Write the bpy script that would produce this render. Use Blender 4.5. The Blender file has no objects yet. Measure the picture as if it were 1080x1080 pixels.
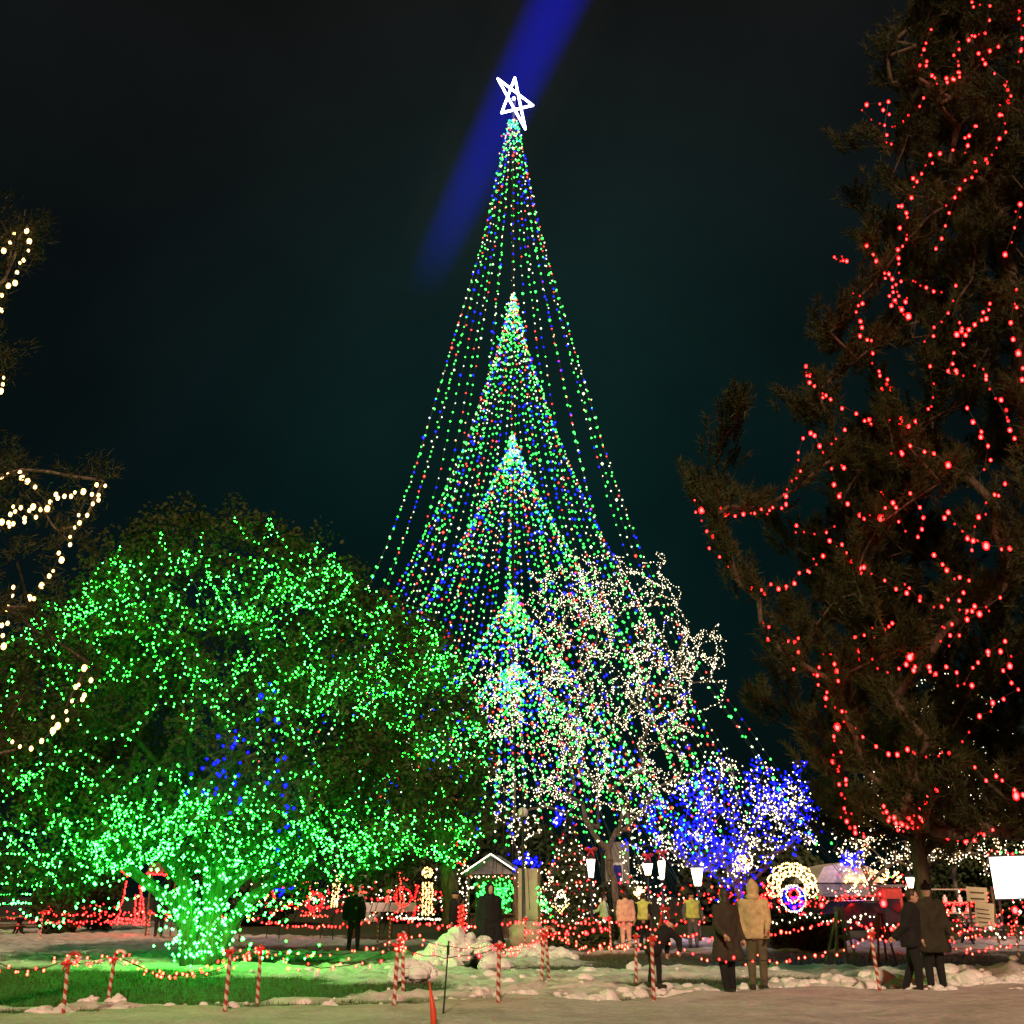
import bpy, bmesh, math, random
import numpy as np
from mathutils import Vector, Matrix

SC = bpy.context.scene
COL = SC.collection
rnd = random.Random(11)
nr = np.random.default_rng(7)
PI = math.pi

# ------------------------------------------------------------------ camera
PITCH = math.radians(19.28)
FPX = 1158.0
CAM_H = 1.6
cam_d = bpy.data.cameras.new('camera')
cam = bpy.data.objects.new('camera', cam_d)
COL.objects.link(cam)
cam.location = (0, 0, CAM_H)
cam.rotation_euler = (PI / 2 + PITCH, 0, 0)
cam_d.sensor_width = 36
cam_d.lens = FPX / 1080 * 36
cam_d.clip_end = 3000
SC.camera = cam


def ray(px, py):
    a = (px - 540) / FPX
    b = (540 - py) / FPX
    return Vector((a, math.cos(PITCH) - b * math.sin(PITCH), math.sin(PITCH) + b * math.cos(PITCH)))


def at(px, py, Y):
    """world point seen at photo pixel (px, py) at ground distance Y"""
    d = ray(px, py)
    return Vector((0, 0, CAM_H)) + d * (Y / d.y)


def ground(px, py):
    d = ray(px, py)
    t = -CAM_H / d.z
    return Vector((d.x * t, d.y * t, 0))


def base(px, Y):
    """ground point at distance Y whose picture column is px"""
    zc = Y * math.cos(PITCH) - CAM_H * math.sin(PITCH)
    return Vector(((px - 540) / FPX * zc, Y, 0))


def proj(x, y, z):
    zz = z - CAM_H
    zc = y * math.cos(PITCH) + zz * math.sin(PITCH)
    yc = -y * math.sin(PITCH) + zz * math.cos(PITCH)
    return 540 + FPX * x / zc, 540 - FPX * yc / zc


# ------------------------------------------------------------------ materials
def new_mat(name):
    m = bpy.data.materials.new(name)
    m.use_nodes = True
    nt = m.node_tree
    return m, nt, nt.nodes['Principled BSDF']


def plain(name, col, rough=0.7, metal=0.0, var=0.25, scale=6.0, bump=0.15):
    """painted / woven / stone surface: colour with noise variation and a light bump"""
    m, nt, p = new_mat(name)
    tc = nt.nodes.new('ShaderNodeTexCoord')
    n = nt.nodes.new('ShaderNodeTexNoise')
    n.inputs['Scale'].default_value = scale
    n.inputs['Detail'].default_value = 6
    nt.links.new(tc.outputs['Object'], n.inputs['Vector'])
    r = nt.nodes.new('ShaderNodeValToRGB')
    r.color_ramp.elements[0].position = 0.3
    r.color_ramp.elements[1].position = 0.72
    a = [max(0, c * (1 - var)) for c in col]
    b = [min(1, c * (1 + var)) for c in col]
    r.color_ramp.elements[0].color = (*a, 1)
    r.color_ramp.elements[1].color = (*b, 1)
    nt.links.new(n.outputs['Fac'], r.inputs['Fac'])
    nt.links.new(r.outputs['Color'], p.inputs['Base Color'])
    p.inputs['Roughness'].default_value = rough
    p.inputs['Metallic'].default_value = metal
    if bump:
        bp = nt.nodes.new('ShaderNodeBump')
        bp.inputs['Strength'].default_value = bump
        bp.inputs['Distance'].default_value = 0.02
        nt.links.new(n.outputs['Fac'], bp.inputs['Height'])
        nt.links.new(bp.outputs['Normal'], p.inputs['Normal'])
    return m


def emit(name, col, strength=1.0, rim=None):
    """a lamp: bright filament seen through coloured glass, so the middle is paler than the rim"""
    m = bpy.data.materials.new(name)
    m.use_nodes = True
    nt = m.node_tree
    nt.nodes.clear()
    o = nt.nodes.new('ShaderNodeOutputMaterial')
    e = nt.nodes.new('ShaderNodeEmission')
    e.inputs['Color'].default_value = (*col, 1)
    e.inputs['Strength'].default_value = strength
    if rim:
        lw = nt.nodes.new('ShaderNodeLayerWeight')
        lw.inputs['Blend'].default_value = .5
        r = nt.nodes.new('ShaderNodeValToRGB')
        r.color_ramp.elements[0].position = .08
        r.color_ramp.elements[1].position = .42
        nt.links.new(lw.outputs['Facing'], r.inputs['Fac'])
        mx = nt.nodes.new('ShaderNodeMix')
        mx.data_type = 'RGBA'
        mx.inputs[6].default_value = (*col, 1)
        mx.inputs[7].default_value = (*rim, 1)
        nt.links.new(r.outputs['Color'], mx.inputs[0])
        nt.links.new(mx.outputs[2], e.inputs['Color'])
    nt.links.new(e.outputs[0], o.inputs['Surface'])
    return m


def foliage(name, dark, light, scale=1.2, trans=0.25):
    """leaf or needle surface: clumps of darker and lighter growth"""
    m, nt, p = new_mat(name)
    tc = nt.nodes.new('ShaderNodeTexCoord')
    n = nt.nodes.new('ShaderNodeTexNoise')
    n.inputs['Scale'].default_value = scale
    n.inputs['Detail'].default_value = 5
    n.inputs['Roughness'].default_value = 0.7
    nt.links.new(tc.outputs['Object'], n.inputs['Vector'])
    r = nt.nodes.new('ShaderNodeValToRGB')
    r.color_ramp.elements[0].position = 0.32
    r.color_ramp.elements[1].position = 0.7
    r.color_ramp.elements[0].color = (*dark, 1)
    r.color_ramp.elements[1].color = (*light, 1)
    nt.links.new(n.outputs['Fac'], r.inputs['Fac'])
    nt.links.new(r.outputs['Color'], p.inputs['Base Color'])
    p.inputs['Roughness'].default_value = 0.65
    p.inputs['Specular IOR Level'].default_value = 0.25
    if trans:
        t = nt.nodes.new('ShaderNodeBsdfTranslucent')
        nt.links.new(r.outputs['Color'], t.inputs['Color'])
        mx = nt.nodes.new('ShaderNodeMixShader')
        mx.inputs[0].default_value = trans
        nt.links.new(p.outputs[0], mx.inputs[1])
        nt.links.new(t.outputs[0], mx.inputs[2])
        nt.links.new(mx.outputs[0], nt.nodes['Material Output'].inputs['Surface'])
    return m


def bark(name, col):
    m, nt, p = new_mat(name)
    tc = nt.nodes.new('ShaderNodeTexCoord')
    mp = nt.nodes.new('ShaderNodeMapping')
    mp.inputs['Scale'].default_value = (7, 7, 1.2)
    n = nt.nodes.new('ShaderNodeTexNoise')
    n.inputs['Scale'].default_value = 3
    n.inputs['Detail'].default_value = 8
    nt.links.new(tc.outputs['Object'], mp.inputs['Vector'])
    nt.links.new(mp.outputs[0], n.inputs['Vector'])
    r = nt.nodes.new('ShaderNodeValToRGB')
    r.color_ramp.elements[0].position = 0.35
    r.color_ramp.elements[1].position = 0.65
    r.color_ramp.elements[0].color = (*[c * 0.4 for c in col], 1)
    r.color_ramp.elements[1].color = (*[c * 1.4 for c in col], 1)
    nt.links.new(n.outputs['Fac'], r.inputs['Fac'])
    nt.links.new(r.outputs['Color'], p.inputs['Base Color'])
    p.inputs['Roughness'].default_value = 0.9
    b = nt.nodes.new('ShaderNodeBump')
    b.inputs['Strength'].default_value = 0.7
    b.inputs['Distance'].default_value = 0.04
    nt.links.new(n.outputs['Fac'], b.inputs['Height'])
    nt.links.new(b.outputs['Normal'], p.inputs['Normal'])
    return m


def stripes(name, ca, cb, turns=9.0):
    """painted spiral stripes round an upright pole"""
    m, nt, p = new_mat(name)
    tc = nt.nodes.new('ShaderNodeTexCoord')
    s = nt.nodes.new('ShaderNodeSeparateXYZ')
    nt.links.new(tc.outputs['Object'], s.inputs[0])

    def mth(op, a, b=None):
        k = nt.nodes.new('ShaderNodeMath')
        k.operation = op
        for i, v in enumerate((a, b)):
            if v is None:
                continue
            if isinstance(v, (int, float)):
                k.inputs[i].default_value = v
            else:
                nt.links.new(v, k.inputs[i])
        return k.outputs[0]
    ang = mth('DIVIDE', mth('ARCTAN2', s.outputs['Y'], s.outputs['X']), 2 * PI)
    v = mth('FRACT', mth('ADD', ang, mth('MULTIPLY', s.outputs['Z'], turns)))
    f = mth('GREATER_THAN', v, 0.5)
    mx = nt.nodes.new('ShaderNodeMix')
    mx.data_type = 'RGBA'
    mx.inputs[6].default_value = (*ca, 1)
    mx.inputs[7].default_value = (*cb, 1)
    nt.links.new(f, mx.inputs[0])
    nt.links.new(mx.outputs[2], p.inputs['Base Color'])
    p.inputs['Roughness'].default_value = 0.45
    return m


M = {}
# lamps: the tint seen in the middle of a bulb is the small channels, the colour it throws is the big one
M['b_green'] = emit('green_bulb_glow', (2.0, 105.0, 2.8), rim=(0.42, 90.0, 0.9))
M['b_green_hi'] = emit('green_bulb_bright_glow', (3.2, 52.0, 6.0), rim=(0.75, 42.0, 2.4))
M['b_red'] = emit('red_bulb_glow', (22.0, 0.60, 0.55), rim=(17.0, 0.012, 0.02))
M['b_red_dim'] = emit('red_bulb_dim_glow', (4.0, 0.10, 0.09), rim=(1.2, 0.006, 0.01))
M['b_blue'] = emit('blue_bulb_glow', (0.10, 0.12, 26.0), rim=(0.0, 0.004, 18.0))
M['b_warm'] = emit('warm_white_bulb_glow', (12.0, 8.0, 3.8), rim=(5.0, 2.6, .6))
M['b_white'] = emit('white_bulb_glow', (7.0, 6.0, 4.2), rim=(3.4, 2.8, 1.7))
M['b_fence'] = emit('fence_bulb_glow', (12.0, 1.5, 0.85), rim=(8.0, 0.16, 0.09))
# multicoloured lamps of the tall light tree
M['c_green'] = emit('strand_green_glow', (0.80, 12.0, 1.1), rim=(.08, 7.0, .35))
M['c_white'] = emit('strand_white_glow', (4.0, 4.0, 3.0), rim=(1.3, 1.9, 1.0))
M['c_red'] = emit('strand_red_glow', (7.0, 0.60, 0.40), rim=(4.0, .05, .03))
M['c_blue'] = emit('strand_blue_glow', (0.16, 0.24, 12.0), rim=(.0, .015, 9.0))
M['c_amber'] = emit('strand_amber_glow', (4.0, 2.8, 1.4), rim=(1.6, .9, .3))
M['star'] = emit('star_tube_glow', (8.0, 8.0, 11.0))
M['lantern'] = emit('lantern_glow', (10.0, 7.6, 4.6))
M['screen'] = emit('screen_glow', (3.2, 3.2, 3.0))
M['wire'] = plain('dark_cable', (0.015, 0.02, 0.015), 0.6, bump=0)

M['leaf'] = foliage('broad_leaves', (0.018, 0.032, 0.008), (0.062, 0.072, 0.018))
M['leaf_b'] = foliage('broad_leaves_olive', (0.02, 0.03, 0.008), (0.062, 0.066, 0.018))
M['needle'] = foliage('pine_needles', (0.016, 0.022, 0.006), (0.060, 0.060, 0.015), 0.9, 0.15)
M['needle_b'] = foliage('pine_needles_brown', (0.018, 0.019, 0.006), (0.055, 0.048, 0.015), 0.9, 0.15)
M['hedge'] = foliage('clipped_hedge', (0.02, 0.035, 0.012), (0.06, 0.075, 0.025), 4, 0)
M['bark'] = bark('brown_bark', (0.085, 0.058, 0.035))
M['bark_pale'] = bark('grey_bark', (0.13, 0.10, 0.07))
M['cane'] = stripes('candy_stripe_paint', (0.62, 0.55, 0.47), (0.36, 0.035, 0.022), 8.0)
M['bow'] = plain('red_ribbon', (0.62, 0.03, 0.03), 0.5)
M['snow'] = plain('snow_lump', (0.78, 0.77, 0.76), 0.75, var=0.16, scale=3.5, bump=0.6)
M['black'] = plain('black_metal', (0.02, 0.02, 0.022), 0.5)
M['mast'] = plain('dull_black_mast', (0.004, 0.004, 0.004), 0.95, bump=0)
M['steel'] = plain('grey_metal', (0.25, 0.25, 0.25), 0.45, 0.6)
M['wood'] = bark('brown_wood', (0.16, 0.10, 0.055))
M['beige'] = plain('beige_board', (0.42, 0.36, 0.27), 0.8, var=0.12)
M['stone'] = plain('grey_stone', (0.24, 0.22, 0.20), 0.9, scale=14)
M['plaster'] = plain('pale_plaster', (0.38, 0.35, 0.30), 0.9, scale=2.5)
M['roof'] = plain('grey_shingle', (0.20, 0.18, 0.18), 0.9, scale=16)
M['dark_glass'] = plain('dark_window', (0.02, 0.022, 0.03), 0.12, var=0.1, bump=0)
M['red_paint'] = plain('red_paint', (0.55, 0.05, 0.035), 0.5)
M['orange'] = plain('orange_marker', (0.75, 0.08, 0.03), 0.45, var=0.1)
M['white_paint'] = plain('white_paint', (0.78, 0.77, 0.74), 0.6, var=0.06)
M['globe'] = plain('frosted_globe', (0.6, 0.6, 0.58), 0.35, var=0.05, bump=0)
M['paper'] = plain('notice_paper', (0.72, 0.62, 0.44), 0.8, var=0.08)
M['ink'] = plain('dark_ink', (0.10, 0.07, 0.05), 0.8)
M['skin'] = plain('skin', (0.50, 0.30, 0.21), 0.5, var=0.08)
M['eye'] = plain('dark_eye', (0.03, 0.02, 0.02), 0.3)
M['hair'] = plain('dark_hair', (0.035, 0.022, 0.014), 0.6, scale=30)
M['shoe'] = plain('dark_boot', (0.02, 0.016, 0.013), 0.6)
M['cloth_black'] = plain('black_cloth', (0.006, 0.006, 0.007), 0.9)
M['cloth_brown'] = plain('dark_brown_cloth', (0.036, 0.028, 0.016), 0.9)
M['cloth_tan'] = plain('tan_quilted_cloth', (0.52, 0.40, 0.20), 0.85, scale=10, bump=0.5)
M['cloth_pink'] = plain('pale_pink_cloth', (0.72, 0.44, 0.34), 0.85)
M['cloth_hivis'] = plain('pale_yellow_cloth', (0.60, 0.66, 0.16), 0.8)
M['cloth_mint'] = plain('pale_green_cloth', (0.42, 0.62, 0.30), 0.8)
M['cloth_dark_olive'] = plain('dark_olive_cloth', (0.024, 0.021, 0.009), 0.9)
M['cloth_grey'] = plain('grey_trouser_cloth', (0.11, 0.115, 0.11), 0.9)
M['cloth_olive'] = plain('olive_trouser_cloth', (0.10, 0.085, 0.045), 0.9)
M['car_paint'] = plain('dark_plum_car_paint', (0.05, 0.03, 0.05), 0.22, 0.3, var=0.05, bump=0)
M['tyre'] = plain('rubber', (0.012, 0.012, 0.012), 0.85)
M['canvas'] = plain('cream_canvas', (0.60, 0.52, 0.38), 0.85)

# ------------------------------------------------------------------ mesh helpers


class MB:
    """collects shapes and links them as ONE mesh object"""

    def __init__(self):
        self.v, self.f, self.m = [], [], []
        self.nv = 0

    def raw(self, v, f, mi=0):
        v = np.asarray(v, dtype=np.float64).reshape(-1, 3)
        self.v.append(v)
        n = self.nv
        self.f.extend([tuple(int(i) + n for i in q) for q in f])
        self.m.extend([mi] * len(f))
        self.nv += len(v)

    def box(self, c, s, mi=0, rz=0, rx=0, ry=0):
        c = Vector(c)
        R = Matrix.Rotation(rz, 3, 'Z') @ Matrix.Rotation(ry, 3, 'Y') @ Matrix.Rotation(rx, 3, 'X')
        v = []
        for x in (-.5, .5):
            for y in (-.5, .5):
                for z in (-.5, .5):
                    v.append(c + R @ Vector((x * s[0], y * s[1], z * s[2])))
        self.raw(v, [(0, 1, 3, 2), (4, 6, 7, 5), (0, 4, 5, 1), (2, 3, 7, 6), (0, 2, 6, 4), (1, 5, 7, 3)], mi)

    def cyl(self, a, b, r0, r1=None, n=8, mi=0, caps=True):
        a, b = Vector(a), Vector(b)
        if r1 is None:
            r1 = r0
        d = (b - a)
        if d.length < 1e-6:
            return
        d.normalize()
        u = d.orthogonal().normalized()
        w = d.cross(u)
        v = []
        for p, r in ((a, r0), (b, r1)):
            for k in range(n):
                t = 2 * PI * k / n
                v.append(p + (u * math.cos(t) + w * math.sin(t)) * r)
        f = [(k, (k + 1) % n, n + (k + 1) % n, n + k) for k in range(n)]
        if caps:
            f += [tuple(range(n - 1, -1, -1)), tuple(range(n, 2 * n))]
        self.raw(v, f, mi)

    def tube(self, pts, rs, n=8, mi=0):
        pts = [Vector(p) for p in pts]
        if isinstance(rs, (int, float)):
            rs = [rs] * len(pts)
        v, f = [], []
        u = None
        for i, p in enumerate(pts):
            d = (pts[min(i + 1, len(pts) - 1)] - pts[max(i - 1, 0)])
            if d.length < 1e-9:
                d = Vector((0, 0, 1))
            d.normalize()
            if u is None:
                u = d.orthogonal().normalized()
            u = u - d * u.dot(d)
            if u.length < 1e-6:
                u = d.orthogonal()
            u.normalize()
            w = d.cross(u)
            for k in range(n):
                t = 2 * PI * k / n
                v.append(p + (u * math.cos(t) + w * math.sin(t)) * rs[i])
        for i in range(len(pts) - 1):
            for k in range(n):
                f.append((i * n + k, i * n + (k + 1) % n, (i + 1) * n + (k + 1) % n, (i + 1) * n + k))
        f.append(tuple(range(n - 1, -1, -1)))
        f.append(tuple((len(pts) - 1) * n + k for k in range(n)))
        self.raw(v, f, mi)

    def ball(self, c, r, n=10, mi=0):
        c = Vector(c)
        if isinstance(r, (int, float)):
            r = (r, r, r)
        v, f = [], []
        h = max(4, n // 2 + 1)
        for i in range(1, h):
            ph = PI * i / h
            for k in range(n):
                t = 2 * PI * k / n
                v.append(c + Vector((r[0] * math.sin(ph) * math.cos(t), r[1] * math.sin(ph) * math.sin(t), r[2] * math.cos(ph))))
        top, bot = len(v), len(v) + 1
        v += [c + Vector((0, 0, r[2])), c - Vector((0, 0, r[2]))]
        for i in range(h - 2):
            for k in range(n):
                f.append((i * n + k, (i + 1) * n + k, (i + 1) * n + (k + 1) % n, i * n + (k + 1) % n))
        for k in range(n):
            f.append((top, k, (k + 1) % n))
            f.append((bot, (h - 2) * n + (k + 1) % n, (h - 2) * n + k))
        self.raw(v, f, mi)

    def bulb(self, c, r, mi=0):
        """small drop-shaped lamp, eight facets"""
        x, y, z = c
        v = [(x + r, y, z), (x, y + r, z), (x - r, y, z), (x, y - r, z), (x, y, z + r), (x, y, z - r * 1.35)]
        self.raw(v, [(0, 1, 4), (1, 2, 4), (2, 3, 4), (3, 0, 4), (1, 0, 5), (2, 1, 5), (3, 2, 5), (0, 3, 5)], mi)

    def prism(self, prof, axis, a, b, mi=0):
        """profile polygon (list of 2-vectors) pushed from a to b along 'x' or 'y'"""
        n = len(prof)
        v = []
        for t in (a, b):
            for (p, q) in prof:
                v.append((t, p, q) if axis == 'x' else (p, t, q))
        f = [(k, (k + 1) % n, n + (k + 1) % n, n + k) for k in range(n)]
        f += [tuple(range(n - 1, -1, -1)), tuple(range(n, 2 * n))]
        self.raw(v, f, mi)

    def build(self, name, mats, parent=None, origin=(0, 0, 0), smooth=False):
        me = bpy.data.meshes.new(name)
        v = np.concatenate(self.v) if self.v else np.zeros((0, 3))
        if parent is None:
            v = v - np.asarray(origin, dtype=np.float64)
        me.from_pydata([tuple(p) for p in v.tolist()], [], self.f)
        for m in (mats if isinstance(mats, (list, tuple)) else [mats]):
            me.materials.append(m)
        me.polygons.foreach_set('material_index', self.m)
        if smooth:
            me.polygons.foreach_set('use_smooth', [True] * len(me.polygons))
        me.update()
        o = bpy.data.objects.new(name, me)
        COL.objects.link(o)
        if parent is not None:
            o.parent = parent
        else:
            o.location = origin
        return o


def fix_normals(o):
    bm = bmesh.new()
    bm.from_mesh(o.data)
    bmesh.ops.recalc_face_normals(bm, faces=bm.faces)
    bm.to_mesh(o.data)
    bm.free()
    return o


def tag(o, label=None, cat=None, group=None, kind=None):
    if label:
        o['label'] = label
    if cat:
        o['category'] = cat
    if group:
        o['group'] = group
    if kind:
        o['kind'] = kind
    return o


def thing(name, label, cat, loc=(0, 0, 0), rz=0.0, group=None):
    o = bpy.data.objects.new(name, None)
    o.empty_display_size = 0.3
    COL.objects.link(o)
    o.location = loc
    o.rotation_euler = (0, 0, rz)
    return tag(o, label, cat, group)


def copy_tree(o, parent=None):
    c = o.copy()
    COL.objects.link(c)
    if parent is not None:
        c.parent = parent
    for ch in list(o.children):
        copy_tree(ch, c)
    return c


def bulk(name, V, F, mats, mi=None, parent=None):
    """big mesh from numpy arrays: V (n,3), F (m,k)"""
    me = bpy.data.meshes.new(name)
    V = np.ascontiguousarray(V, dtype=np.float32)
    F = np.ascontiguousarray(F, dtype=np.int32)
    m, k = F.shape
    me.vertices.add(len(V))
    me.vertices.foreach_set('co', V.ravel())
    me.loops.add(m * k)
    me.loops.foreach_set('vertex_index', F.ravel())
    me.polygons.add(m)
    me.polygons.foreach_set('loop_start', np.arange(m, dtype=np.int32) * k)
    for mt in (mats if isinstance(mats, (list, tuple)) else [mats]):
        me.materials.append(mt)
    if mi is not None:
        me.polygons.foreach_set('material_index', np.ascontiguousarray(mi, dtype=np.int32))
    me.update(calc_edges=True)
    me.validate()
    o = bpy.data.objects.new(name, me)
    COL.objects.link(o)
    if parent is not None:
        o.parent = parent
    return o


def unit(a):
    return a / np.maximum(np.linalg.norm(a, axis=-1, keepdims=True), 1e-9)


def leaves(C, size, seed=1, aspect=1.5, droop=0.0):
    """one small pointed leaf (4 corners) at each centre in C"""
    g = np.random.default_rng(seed)
    n = len(C)
    d = unit(g.normal(size=(n, 3)) + np.array([0, 0, -droop]))
    e = unit(np.cross(d, g.normal(size=(n, 3))))
    s = size * g.uniform(0.6, 1.35, (n, 1))
    L, W = d * s * aspect * 0.5, e * s * 0.5
    V = np.stack([C - L, C + W - L * 0.1, C + L, C - W - L * 0.1], 1).reshape(-1, 3)
    F = np.arange(4 * n).reshape(n, 4)
    return V, F


def needles(C, D, length, width, seed=1):
    """thin blade at C pointing along D"""
    g = np.random.default_rng(seed)
    n = len(C)
    e = unit(np.cross(D, g.normal(size=(n, 3))))
    s = length * g.uniform(0.6, 1.3, (n, 1))
    V = np.stack([C - e * width, C + e * width, C + D * s], 1).reshape(-1, 3)
    F = np.arange(3 * n).reshape(n, 3)
    return V, F


def vnoise(x, y, seed=0):
    """smooth value noise on a unit lattice, 0..1"""
    xi, yi = np.floor(x), np.floor(y)
    fx, fy = x - xi, y - yi
    fx, fy = fx * fx * (3 - 2 * fx), fy * fy * (3 - 2 * fy)

    def h(a, b):
        t = np.sin(a * 127.1 + b * 311.7 + seed * 74.7) * 43758.5453
        return t - np.floor(t)
    return (h(xi, yi) * (1 - fx) + h(xi + 1, yi) * fx) * (1 - fy) + (h(xi, yi + 1) * (1 - fx) + h(xi + 1, yi + 1) * fx) * fy


def fbm(x, y, seed=0, octs=4):
    s, a, t = 0, 0.5, 0
    for k in range(octs):
        s = s + a * vnoise(x * 2 ** k, y * 2 ** k, seed + k)
        t += a
        a *= 0.5
    return s / t


def resample(pts, step):
    pts = [Vector(p) for p in pts]
    out = [pts[0].copy()]
    carry = 0.0
    for a, b in zip(pts, pts[1:]):
        L = (b - a).length
        if L < 1e-9:
            continue
        t = step - carry
        while t <= L:
            out.append(a.lerp(b, t / L))
            t += step
        carry = (carry + L) % step if L else carry
        carry = L - (t - step)
    return out


BULB_MESH = {}


def bulb_mesh(r, mat):
    k = (round(r, 4), mat.name)
    if k not in BULB_MESH:
        b = MB()
        b.ball((0, 0, -r * 0.2), (r, r, r * 1.25), 6)
        me = bpy.data.meshes.new('light_bulb')
        me.from_pydata([tuple(p) for p in np.concatenate(b.v).tolist()], [], b.f)
        me.materials.append(mat)
        me.polygons.foreach_set('use_smooth', [True] * len(me.polygons))
        me.update()
        BULB_MESH[k] = me
    return BULB_MESH[k]


def light_string(label, pts, spacing, mats, r, group, weights=None, each=False, jitter=0.0, name='light_string', big=0.12, wire=0.007):
    """a cable along pts with a lamp every `spacing` metres.  each=True: every lamp a child of its own"""
    o0 = Vector(pts[0])
    cable = MB()
    fine = resample(pts, max(spacing, 0.12))
    if len(fine) < 2:
        fine = [Vector(p) for p in pts]
    cable.tube(fine, wire, 3)
    spots = resample(pts, spacing)
    pos = []
    for p in spots:
        rr = r * rnd.uniform(0.75, 1.2) * (1.45 if rnd.random() < big else 1.0)
        q = p + Vector((rnd.gauss(0, 1), rnd.gauss(0, 1), rnd.gauss(0, 1))) * jitter
        k = rnd.choices(range(len(mats)), weights)[0] if weights else rnd.randrange(len(mats))
        pos.append((q, rr, k))
    if each and len(pos) <= 100:
        o = cable.build(name, [M['wire']], None, o0)
        for q, rr, k in pos:
            ch = bpy.data.objects.new('light_bulb', bulb_mesh(r, mats[k]))
            COL.objects.link(ch)
            ch.parent = o
            ch.location = q - o0
            s = rr / r
            ch.scale = (s, s, s)
    else:
        for q, rr, k in pos:
            cable.bulb(q, rr, 1 + k)
        o = cable.build(name, [M['wire']] + list(mats), None, o0, smooth=True)
    return tag(o, label, 'string lights', group)


# ------------------------------------------------------------------ trees
def skeleton(nodes0, tips, step=0.5, wob=0.16, lift=0.25, seed=3):
    """limbs grown from the given trunk points towards every tip.  Returns nodes, parents, paths (lists of node ids)"""
    g = random.Random(seed)
    P = [Vector(p) for p in nodes0]
    par = [-1] + list(range(len(P) - 1))
    paths = []
    arr = [tuple(p) for p in P]
    for t in tips:
        t = Vector(t)
        A = np.array(arr)
        d = np.linalg.norm(A - np.array(t), axis=1)
        # limbs leave from below their tip
        d = d + np.maximum(0, A[:, 2] - t.z + 0.3) * 1.2
        i = int(np.argmin(d))
        path = [i]
        a = P[i].copy()
        L = (t - a).length
        n = max(1, int(L / step))
        bow = Vector((0, 0, 1)) * L * lift
        for k in range(1, n + 1):
            s = k / n
            q = a.lerp(t, s) + bow * (s * (1 - s)) + Vector((g.gauss(0, wob), g.gauss(0, wob), g.gauss(0, wob))) * (1 if k < n else 0.3)
            P.append(q)
            arr.append(tuple(q))
            par.append(path[-1])
            path.append(len(P) - 1)
        paths.append(path)
    return P, par, paths


def radii(P, par, r_tip, power=0.42, rmax=1.0):
    n = len(P)
    cnt = [0] * n
    haschild = [False] * n
    for i in range(n):
        if par[i] >= 0:
            haschild[par[i]] = True
    for i in range(n):
        if not haschild[i]:
            j = i
            while j >= 0:
                cnt[j] += 1
                j = par[j]
    return [min(rmax, r_tip * max(1, c) ** power) for c in cnt]


def limb_mesh(P, par, R, sides=6):
    b = MB()
    for i in range(len(P)):
        if par[i] >= 0:
            r0 = min(R[par[i]], R[i] * 1.6)
            if par[i] < 0:
                r0 = R[par[i]]
            b.cyl(P[par[i]], P[i], r0, R[i], sides, caps=False)
    return b


def in_ellipsoid(g, c, r, inner=0.0):
    while True:
        v = Vector((g.uniform(-1, 1), g.uniform(-1, 1), g.uniform(-1, 1)))
        if inner < v.length < 1:
            return Vector((c[0] + v.x * r[0], c[1] + v.y * r[1], c[2] + v.z * r[2]))

# ------------------------------------------------------------------ ground: grass with trodden snow
xs = np.linspace(-34, 34, 420)
ys = np.concatenate([np.linspace(4, 34, 330), np.linspace(34, 110, 200)[1:]])
GX, GY = np.meshgrid(xs, ys)
zc = GY * math.cos(PITCH) - CAM_H * math.sin(PITCH)
yc = -GY * math.sin(PITCH) - CAM_H * math.cos(PITCH)
PX, PY = 540 + FPX * GX / zc, 540 - FPX * yc / zc
# how much snow lies on the lawn: (picture column) -> list of (far edge, near edge, amount), as seen on the ground
BANDS = {
    0: [(972, 978, .35), (982, 1013, 1), (1015, 1022, .5), (1063, 1067, .5)],
    150: [(972, 978, .35), (980, 1012, 1), (1014, 1024, .6), (1061, 1066, .5)],
    300: [(988, 999, .55), (1006, 1014, .7), (1020, 1034, .62), (1054, 1060, .4)],
    430: [(991, 998, .5), (1008, 1016, .6), (1022, 1040, .7), (1049, 1056, .9)],
    560: [(990, 993, .45), (1003, 1007, .5), (1013, 1019, .6), (1026, 1050, .95)],
    690: [(992, 996, .6), (1003, 1007, .5), (1024, 1036, .85), (1043, 1048, .5)],
    830: [(994, 1005, .8), (1022, 1034, .8)],
    960: [(994, 1006, .85), (1024, 1040, .95)],
    1080: [(990, 1005, .9), (1026, 1041, .95)],
}
WOB = (fbm(GX * .45, GY * .3, 3) - .5) * 9 + (fbm(GX * 1.8, GY * 1.0, 9) - .5) * 6
def band_value(rows, py):
    v = np.zeros_like(py)
    for a, b, s in rows:
        v = np.maximum(v, s * np.clip((py - a) / 2.5 + .5, 0, 1) * np.clip((b - py) / 2.5 + .5, 0, 1))
    return v
keys = sorted(BANDS)
SN = np.zeros_like(GX)
for ka, kb in zip(keys, keys[1:]):
    t = np.clip((PX - ka) / (kb - ka), 0, 1)
    t = t * t * (3 - 2 * t)
    sel = (PX >= ka) & (PX < kb) | ((PX < ka) & (ka == keys[0])) | ((PX >= kb) & (kb == keys[-1]))
    wy = PY + WOB * np.clip((PY - 965) / 40, .15, 1)
    SN = np.where(sel, band_value(BANDS[ka], wy) * (1 - t) + band_value(BANDS[kb], wy) * t, SN)
SN = np.clip(SN + (fbm(GX * 2.2, GY * 1.4, 21) - .5) * .5 * (SN > .02) + .3 * np.clip(fbm(GX * .9, GY * .6, 33) - .62, 0, 1), 0, 1)
SN = np.where(PY < 966, SN * .3, SN)
snowy = np.clip((SN - .28) / .3, 0, 1)
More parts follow.
